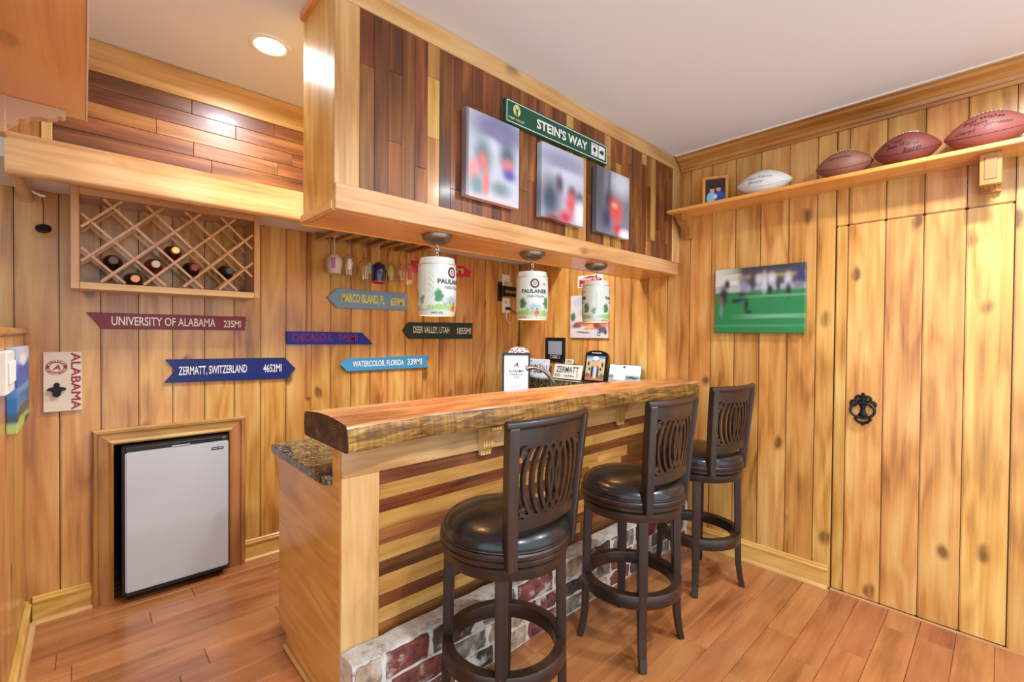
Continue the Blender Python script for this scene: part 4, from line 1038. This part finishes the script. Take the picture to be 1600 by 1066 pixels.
# framed photo
pf = thing('photo_frame', 'small oak framed photo of two people on the shelf', 'photo frame', (W-.075, 1.182, SZ+.0005), (radians(82), 0, -pi/2+radians(24)))
def frame(parent, w, h, b, th, mat, axes='xy'):
    ob = [(-w/2, 0), (w/2, 0), (w/2, h), (-w/2, h)]; ib = [(-w/2+b, b), (w/2-b, b), (w/2-b, h-b), (-w/2+b, h-b)]
    for i in range(4):
        j = (i+1) % 4
        m = MB().prism([ob[i], ob[j], ib[j], ib[i]], 0, th, 'z'); part('frame_rail', m, mat, parent, bevel=.0015)
frame(pf, .142, .185, .017, .016, orange('y'))
pm_ = blobs('couple_photo', .11, .152, S(52, 44, 50), [('e', -.35, -.55, .5, .55, S(150, 196, 226), .2), ('e', .45, -.5, .55, .5, S(38, 92, 170), .2), ('e', -.3, .12, .24, .22, S(214, 172, 150), .2), ('e', .32, .18, .24, .22, S(210, 160, 140), .2), ('e', -.3, .34, .28, .14, S(38, 26, 24), .25), ('e', .32, .40, .28, .14, S(34, 24, 22), .25), ('e', 0, -.42, .2, .2, S(226, 220, 220), .25)], .25)
part('photo', MB().box(-.054, .054, -.0755, .0755, 0, .002), pm_, pf, loc=(0, .0925, .004))
part('easel_leg', MB().prism([(-.012, 0), (.012, 0), (.008, .10), (-.008, .10)], -.010, -.004, 'z'), BLACK, pf, rot=(radians(-14), 0, 0), loc=(0, .004, .0))

mt = blobs('blurred_football_game', .472, .376, S(36, 122, 70), [
    ('b', 0, .80, 1.3, .52, S(84, 78, 86), .25), ('b', -.80, .78, .42, .38, S(206, 202, 190), .3), ('b', .3, .95, .9, .12, S(64, 58, 62), .6), ('b', .35, .70, .8, .06, S(150, 128, 80), .8), ('b', .2, .36, 1.2, .09, S(150, 156, 164), .7), ('b', -.7, .36, .4, .1, S(176, 178, 172), .7),
    ('e', -.10, .55, .07, .34, S(64, 60, 72), .8), ('e', .16, .5, .07, .3, S(190, 188, 196), .8), ('e', .05, .60, .09, .16, S(188, 186, 194), .8), ('e', .28, .30, .06, .26, S(46, 44, 54), .8), ('e', .32, .60, .10, .18, S(196, 194, 202), .8), ('e', .46, .4, .05, .24, S(60, 58, 70), .8), ('e', .66, .56, .08, .2, S(190, 188, 196), .8), ('e', .67, .26, .06, .2, S(42, 42, 52), .8), ('e', .92, .66, .12, .28, S(52, 60, 100), .7), ('e', .86, .38, .1, .12, S(120, 110, 120), .8),
    ('e', -.70, .52, .07, .14, S(50, 46, 60), .7), ('e', -.78, .18, .11, .32, S(44, 42, 56), .7), ('e', -.86, .02, .06, .14, S(140, 76, 66), .8), ('e', -.84, -.3, .05, .22, S(110, 130, 120), .8), ('e', -.30, .40, .10, .22, S(136, 132, 152), .7), ('e', -.34, .12, .12, .16, S(44, 46, 58), .7), ('e', -.48, .0, .13, .09, S(40, 48, 56), .7), ('e', -.24, -.16, .06, .22, S(36, 50, 54), .7), ('e', -.18, -.36, .08, .06, S(40, 60, 56), .7),
    ('b', .5, .10, .8, .04, S(96, 150, 112), .9), ('b', .4, -.50, .7, .06, S(120, 166, 134), .9), ('b', 0, -.78, 1.2, .04, S(70, 140, 96), .9)], .35)
canvas('blurred football game photo on green field, hung on the pine wall', .472, .376, .03, (W-.0055, .955, 1.513), RR, mt, side=BLACK)

# ---- iron door knocker
kn = thing('door_knocker', 'ornate black iron door knocker on the hidden plank door', 'door knocker', (W-.0015, .468, .951), RR)
def spiral(cx, cy, r0, a0, turns, sg=1, n=18):
    return [(cx+(r0*(1-.72*i/n))*cos(a0+sg*turns*2*pi*i/n), cy+(r0*(1-.72*i/n))*sin(a0+sg*turns*2*pi*i/n), .008) for i in range(n+1)]
bp_ = MB().lathe([(.0005, -.050), (.012, -.046), (.019, -.036), (.020, -.026), (.012, -.016), (.010, .002), (.012, .010), (.015, .016), (.011, .022), (.010, .040), (.014, .046), (.010, .056), (.012, .064), (.0005, .070)], 16, axis='y')
bp_.v = [(x, y_, max(.0, z*.55+.006)) for x, y_, z in bp_.v]
for sg in (-1, 1):
    bp_.tube(spiral(sg*.018, .048, .015, pi/2, .95, -sg), [.006-.002*i/18 for i in range(19)], 8)
    bp_.tube(spiral(sg*.036, .022, .017, pi/2+.3*sg, .95, -sg), [.0065-.002*i/18 for i in range(19)], 8)
    bp_.tube([(0, .060, .008), (sg*.010, .064, .008), (sg*.022, .060, .008)], .006, 8)
    bp_.tube([(0, -.072, .008), (sg*.020, -.064, .008), (sg*.032, -.048, .008), (sg*.022, -.038, .008), (sg*.008, -.034, .008)], .006, 8)
bp_.ball((0, -.074, .008), .008, 10, 6).ball((0, .074, .008), .007, 10, 6)
part('back_plate', bp_, IRON, kn, smooth=True)
part('ring', MB().tube([(.048*cos(2*pi*i/36), -.006+.036*sin(2*pi*i/36), .020+.010*(-sin(2*pi*i/36))) for i in range(36)], .0062, 8, closed=True), IRON, kn, smooth=True)
part('pivot', MB().tube([(-.016, .028, .012), (.016, .028, .012)], .007, 10), IRON, kn, smooth=True)

# ---- things on the far right wall above the ledge
wg = thing('metal_sign', 'small white and red Wrigley Field sign above the stadium canvas', 'sign', (W-.0008, 2.150, 1.718), RR)
part('plate', MB().box(-.122, .122, -.046, .046, 0, .004), PLATE, wg, bevel=.001)
rd = MB(); N_ = 14
ptsr = [(-.105+.21*i/N_, .012+.026*sin(pi*i/N_)) for i in range(N_+1)] + [(.105, -.040), (-.105, -.040)]
rd.add([(x, y_, .0044) for x, y_ in ptsr], [tuple(range(len(ptsr)))]); part('red_panel', rd, plain('sign_red', srgb(176, 34, 52), .4), wg)
text('WRIGLEY FIELD', wg, PLATE, 0, .016, .0048, w=.175, h=.018, bold=.03); text('HOME OF', wg, PLATE, 0, -.006, .0048, w=.07, h=.010, bold=.03); text('CHICAGO CUBS', wg, PLATE, 0, -.026, .0048, w=.18, h=.017, bold=.03)

mc = blobs('stadium_painting', .35, .33, S(212, 208, 208), [
    ('n', -.3, .7, .5, .3, S(178, 186, 208), .6), ('n', .4, .8, .5, .25, S(226, 222, 226), .6), ('n', .2, .18, .75, .30, S(196, 172, 166), .3), ('n', .3, .30, .6, .10, S(112, 66, 66), .3), ('n', .35, .02, .7, .12, S(206, 198, 194), .3), ('n', -.85, .02, .16, .22, S(74, 118, 84), .35),
    ('n', .2, -.38, .95, .24, S(196, 128, 96), .3), ('b', .2, -.30, .9, .03, S(168, 60, 54), .3), ('n', -.5, -.48, .4, .08, S(236, 214, 180), .3), ('n', .1, -.46, .25, .10, S(226, 170, 120), .3), ('n', -.65, -.42, .3, .14, S(130, 86, 96), .4), ('n', .45, -.42, .2, .14, S(120, 70, 70), .4),
    ('n', 0, -.88, 1.1, .2, S(206, 200, 200), .4), ('n', -.3, -.74, .4, .05, S(120, 104, 110), .4), ('n', .75, -.6, .25, .16, S(96, 92, 102), .3), ('e', .55, -.8, .09, .10, S(50, 50, 56), .2), ('e', .55, -.8, .05, .055, S(210, 208, 206), .2), ('e', .9, -.74, .07, .09, S(60, 60, 66), .2)], .5)
canvas('watercolour canvas of a baseball stadium, behind the right keg lamp', .352, .328, .02, (W-.001, 2.152, 1.447), RR, mc)

bf = thing('card_frame', 'small black framed display with a grey card on the pine wall', 'frame', (W-.001, 2.497, 1.087), RR)
frame(bf, .210, .196, .022, .014, BLACK)
part('backing_card', MB().box(-.083, .083, .022, .174, .001, .006), BLACK, bf)
part('grey_card', MB().box(-.074, .074, .058, .168, .0062, .009), plain('grey_card', srgb(146, 152, 164), .3), bf)
npl = MB(); npl.box(-.052, .052, .028, .030, .0062, .0075).box(-.052, .052, .048, .050, .0062, .0075).box(-.052, -.050, .030, .048, .0062, .0075).box(.050, .052, .030, .048, .0062, .0075); part('name_plate', npl, PLATE, bf)
text('Cubs', bf, PLATE, 0, .039, .0066, w=.05, h=.011, shear=.3)

# objects standing on the ledge, leaning on the wall
LZ = .9585
ah = thing('arched_plaque', 'black arched plaque with a painted street scene on the ledge', 'plaque', (W-.052, 2.066, LZ), (radians(80), 0, -pi/2))
apoly = [(-.100, 0), (.100, 0), (.100, .205)] + [(.100*cos(a), .205+.030*sin(a)) for a in [pi*i/10 for i in range(1, 10)]] + [(-.100, .205)]
part('panel', MB().prism(apoly, 0, .012, 'z'), plain('black_lacquer', srgb(22, 20, 22), .3), ah, bevel=.001)
mp = blobs('street_painting', .168, .182, S(70, 132, 190), [
    ('n', 0, .8, .35, .2, S(226, 232, 240), .4), ('n', .05, .35, .5, .25, S(238, 176, 92), .5), ('b', -.78, .1, .42, .75, S(198, 186, 150), .2), ('b', .78, .1, .42, .75, S(206, 190, 148), .2), ('n', -.75, .35, .12, .16, S(50, 46, 52), .3), ('n', .75, .30, .12, .2, S(54, 50, 50), .3), ('n', -.6, -.1, .1, .14, S(60, 54, 50), .3), ('n', .62, -.1, .1, .14, S(64, 56, 52), .3), ('n', .2, .05, .2, .2, S(168, 80, 62), .4),
    ('n', 0, -.85, 1.1, .3, S(196, 116, 62), .4), ('b', -.32, -.3, .10, .45, S(46, 42, 46), .3), ('b', .02, -.35, .16, .5, S(206, 204, 208), .3), ('b', .34, -.4, .09, .4, S(60, 58, 62), .3), ('n', -.8, -.6, .25, .2, S(120, 92, 70), .4), ('n', .8, -.6, .25, .2, S(96, 120, 80), .4)], .4)
part('painting', MB().box(-.084, .084, -.091, .091, 0, .001), mp, ah, loc=(0, .102, .0122))
text('Pub Montreal', ah, PLATE, 0, .217, .0126, w=.085, h=.0105, bold=.02)

def licence_plate(label, loc, rz, w, h, col, lean=78):
    t = thing('license_plate', label, 'license plate', loc, (radians(lean), 0, rz), 'license plates on the granite ledge')
    m = MB(); c = .012; P = []
    for sx, sy, a0 in ((1, -1, -pi/2), (1, 1, 0), (-1, 1, pi/2), (-1, -1, pi)):
        for i in range(5): a = a0+pi/2*i/4; P.append((sx*(w/2-c)+c*cos(a), h/2+sy*(h/2-c)+c*sin(a)))
    part('plate', m.prism(P, 0, .002, 'z'), col, t)
    return t
z1 = licence_plate('white plate reading Zermatt with small number tag above', (W-.062, 2.325, LZ), -pi/2, .285, .122, plain('plate_cream', srgb(232, 228, 216), .4))
text('ZERMATT', z1, INK, -.005, .076, .0026, w=.225, h=.048, bold=.015); text('1620m', z1, INK, .02, .028, .0026, w=.10, h=.018)
em = MB(); annulus(em, -.115, .028, .0026, .008, .013, 20); annulus(em, -.085, .028, .0026, .008, .013, 20); part('emblem', em, INK, z1)
em = MB().add([(.085, .046, .0026), (.108, .046, .0026), (.108, .028, .0026), (.0965, .014, .0026), (.085, .028, .0026)], [(0, 1, 2, 3, 4)]); part('shield', em, plain('shield_yellow', srgb(206, 196, 110), .5), z1)
bt = MB().box(-.142, .142, .0, .004, .002, .0028).box(-.142, .142, .118, .122, .002, .0028); part('border', bt, INK, z1)
tgp = part('number_tag', MB().box(-.042, .042, .123, .160, -.004, -.0005), plain('tag_cream', srgb(226, 222, 186), .4), z1, bevel=.0005)
text('3920', tgp, INK, 0, .141, 0, w=.056, h=.022)
z2 = licence_plate('white car plate partly hidden by the framed print and faucet', (W-.098, 2.655, LZ), -pi/2+radians(10), .29, .15, plain('plate_blue', srgb(214, 222, 236), .35))
text('RAM BLD 1', z2, plain('plate_navy', srgb(34, 52, 104), .4), 0, .068, .0026, w=.25, h=.068, bold=.015)
text('Alabama', z2, plain('plate_navy', srgb(34, 52, 104), .4), -.06, .133, .0026, w=.07, h=.014)
hb = MB()
for x in (-.09, .09): disc(hb, x, .133, .0024, .005, 12)
part('bolt_holes', hb, INK, z2)
z3 = licence_plate('pale printed landscape plate at the right end of the ledge', (W-.056, 1.815, LZ), -pi/2, .262, .145,
    blobs('landscape_plate', .264, .29, S(214, 222, 232), [('b', 0, .32, 1.2, .16, S(150, 166, 170), .5), ('n', .5, .36, .4, .05, S(60, 74, 66), .4), ('n', -.8, .36, .25, .06, S(110, 140, 110), .4), ('b', -.3, .42, .38, .34, S(238, 234, 232), .12), ('e', -.05, .86, .07, .06, S(40, 42, 46), .2), ('b', 0, .08, 1.2, .14, S(150, 160, 120), .5)], .3, top=S(226, 234, 244)))
bt = MB().box(-.129, .129, .141, .1445, .002, .0028).box(-.131, -.128, .004, .14, .002, .0028).box(.128, .131, .004, .14, .002, .0028); part('border', bt, INK, z3)

# framed Alabama print and the patterned pouf behind it, on the corner worktop
ap = thing('framed_print', 'black framed white Alabama Crimson Tide print on the corner worktop', 'framed print', (2.312, 2.43, GZ+.0008), (radians(83), 0, radians(-44)))
frame(ap, .205, .345, .014, .018, plain('frame_black', srgb(36, 40, 50), .35))
part('print', MB().box(-.0885, .0885, .0142, .3305, .001, .008), plain('print_paper', srgb(222, 230, 238), .35), ap)
em = MB(); n = 44
def oval(i, r): a = 2*pi*i/n; return (r*.072*cos(a), .195+.1*sin(a)*r+(.0 if True else 0), .0086)
em.add([oval(i, r) for r in (.985, 1.0) for i in range(n)], [(i, (i+1) % n, n+(i+1) % n, n+i) for i in range(n)]); part('oval_line', em, plain('grey_line', srgb(110, 112, 116), .5), ap)
text('A', ap, INKB, 0, .258, .0088, w=.036, h=.036, bold=.02, shear=.25); text('ALABAMA', ap, INKB, 0, .212, .0088, w=.112, h=.022, bold=.005)
text('CRIMSON', ap, plain('grey_line', srgb(110, 112, 116), .5), 0, .186, .0088, w=.100, h=.013); text('TIDE', ap, plain('grey_line', srgb(110, 112, 116), .5), 0, .166, .0088, w=.045, h=.012)
pz = NT('red_white_pattern'); tcn = pz.n('ShaderNodeTexCoord'); vo_ = pz.n('ShaderNodeTexVoronoi', i_Scale=55.0); pz.l(tcn.outputs['Object'], vo_.inputs['Vector'])
pz.l(pz.ramp(vo_.outputs['Distance'], [(.35, srgb(128, 30, 48)), (.5, srgb(232, 222, 222))]), pz.b.inputs['Base Color'])
pf_ = tag(part('patterned_cap', MB().lathe([(.085, 0), (.088, .02), (.082, .05), (.06, .075), (.03, .086), (.0005, .089)], 28), pz.m, None, smooth=True, loc=(2.50, 2.60, 1.122), auto=60), 'red and white patterned rounded cap behind the framed print', 'cap')
part('brim', MB().prism([(.075*cos(a)-.05, .062*sin(a)) for a in [pi/2+pi*i/12 for i in range(13)]], .002, .008, 'z'), plain('crimson', srgb(150, 30, 58), .5), pf_, bevel=.001, loc=(-.03, 0, 0))
cs = thing('canister', 'dark canister under the patterned cap on the corner worktop', 'canister', (2.50, 2.60, GZ+.0008))
part('jar', MB().lathe([(.075, 0), (.080, .006), (.080, .268), (.076, .272)], 32), BLACK, cs, smooth=True); part('lid', MB().lathe([(.082, .2725), (.082, .292), (.076, .2955)], 32), CHROME, cs, smooth=True)

# ---- faucet
fc = thing('faucet', 'brushed nickel gooseneck faucet behind the bar top', 'faucet', (2.30, 2.055, GZ+.0005))
part('base', MB().lathe([(.030, 0), (.030, .006), (.022, .012), (.019, .06), (.017, .12)], 24), CHROME, fc, smooth=True)
nk = [(0, 0, .11), (-.004, .002, .16), (-.022, .012, .20), (-.055, .028, .235), (-.09, .046, .252), (-.125, .062, .262), (-.155, .076, .262), (-.172, .085, .255)]
part('spout', MB().tube(nk, [.012, .0125, .013, .0125, .0125, .013, .016, .017], 14), CHROME, fc, smooth=True)
part('lever', MB().tube([(.0, 0, .12), (-.002, .004, .17), (-.022, .018, .225), (-.058, .046, .272), (-.075, .058, .283)], [.013, .011, .008, .007, .008], 12), CHROME, fc, smooth=True)

# ---- electrical plates and bracket on the back wall
def outlet(label, x, z, w, h, nm='outlet_plate'):
    t = thing(nm, label, 'outlet', (x, K-.0008, z), RB)
    part('plate', MB().box(-w/2, w/2, -h/2, h/2, 0, .006), PLATE, t, bevel=.002)
    return t
o1 = outlet('white cable plate above the black wall bracket', 2.652, 1.770, .088, .100)
part('plug', MB().box(-.02, .045, -.05, -.012, .0062, .035), plain('ivory_plug', srgb(196, 178, 136), .4), o1, bevel=.004)
o2 = outlet('white power outlet with cords below the black wall bracket', 2.655, 1.557, .085, .128)
for dz in (-.028, .028): part('socket', MB().box(-.017, .017, dz-.015, dz+.015, .0062, .0085), plain('socket_grey', srgb(206, 202, 194), .4), o2, bevel=.003)
part('plug', MB().box(-.012, .03, -.040, -.016, .0087, .035), BLACK, o2, bevel=.004)
part('cord', MB().tube([(.03, -.028, .022), (.07, -.05, .03), (.11, -.07, .03), (.13, -.075, .02)], .004, 8), BLACK, o2, smooth=True)
part('cord', MB().tube([(0, -.04, .02), (-.01, -.09, .02), (.005, -.13, .015), (.035, -.155, .010), (.06, -.16, .006)], .0045, 8), PLATE, o2, smooth=True)
br = thing('wall_bracket', 'black articulated wall bracket between the two outlets', 'bracket', (2.585, K-.0008, 1.672), RB)
part('wall_plate', MB().box(-.024, .024, -.082, .082, 0, .012), BLACK, br, bevel=.003)
part('arm', MB().box(.0, .20, .012, .040, .03, .05).box(.0, .20, -.040, -.012, .03, .05).box(-.01, .02, -.045, .045, .012, .05), BLACK, br, bevel=.003)
part('pivot', MB().lathe([(.012, -.05), (.012, .05)], 14, c=(.20, 0, .04), axis='y'), BLACK, br, smooth=True)

# ================================================================== LEFT WALL: SHELF, SEASCAPE, SWITCH
ls = thing('overhead_shelf', 'wide wooden shelf with carved corbel overhead at the left wall', 'shelf', (XL, 1.0, 2.0))
part('board', MB().box(.0005, .196, .02, 1.09, 0, .022), shelfwood('y'), ls, bevel=.002)
part('edge_strip', MB().box(.1962, .200, .02, 1.09, -.002, .024), WHITE, ls)
cp = [(0, 0), (.148, 0), (.148, -.020), (.140, -.026), (.132, -.024), (.125, -.032), (.108, -.040), (.09, -.040), (.072, -.046), (.06, -.056), (.045, -.062), (.036, -.074), (.026, -.084), (.020, -.088), (.020, -.104), (0, -.108)]
part('corbel', MB().prism(cp, 1.030, 1.072, 'y'), plain('pale_wood', srgb(214, 178, 146), .5), ls, bevel=.0015, loc=(.0005, 0, -.0005))
part('corbel_plate', MB().box(.0005, .022, 1.020, 1.082, -.112, -.0006), plain('pale_wood', srgb(214, 178, 146), .5), ls, bevel=.003)
sc_m = blobs('seascape', .45, .284, S(30, 96, 170), [('b', 0, .95, 1.2, .45, S(200, 210, 228), .5), ('b', 0, .35, 1.2, .32, S(34, 84, 186), .4), ('b', 0, -.05, 1.2, .1, S(112, 176, 214), .7), ('b', 0, -.3, 1.2, .25, S(44, 120, 180), .6), ('n', .0, -.62, 1.2, .22, S(62, 78, 62), .3), ('n', -.2, -.9, 1.3, .22, S(176, 196, 96), .3), ('n', .5, -.98, .5, .16, S(60, 84, 50), .3), ('n', 0, .7, .6, .15, S(240, 242, 246), .5)], .4)
canvas('seascape canvas with blue sky hung on the left half wall', .45, .284, .026, (XL+.0005, 2.46, 1.099), RL, sc_m)
swp = thing('switch_plate', 'white switch plate beside the seascape on the left wall', 'switch', (XL+.0008, 2.11, 1.172), RL)
part('plate', MB().box(-.085, .105, -.066, .066, 0, .022), PLATE, swp, bevel=.004)
for dx in (-.055, .0, .055): part('rocker', MB().box(dx-.017, dx+.017, -.034, .034, .0225, .028), PLATE, swp, bevel=.003)
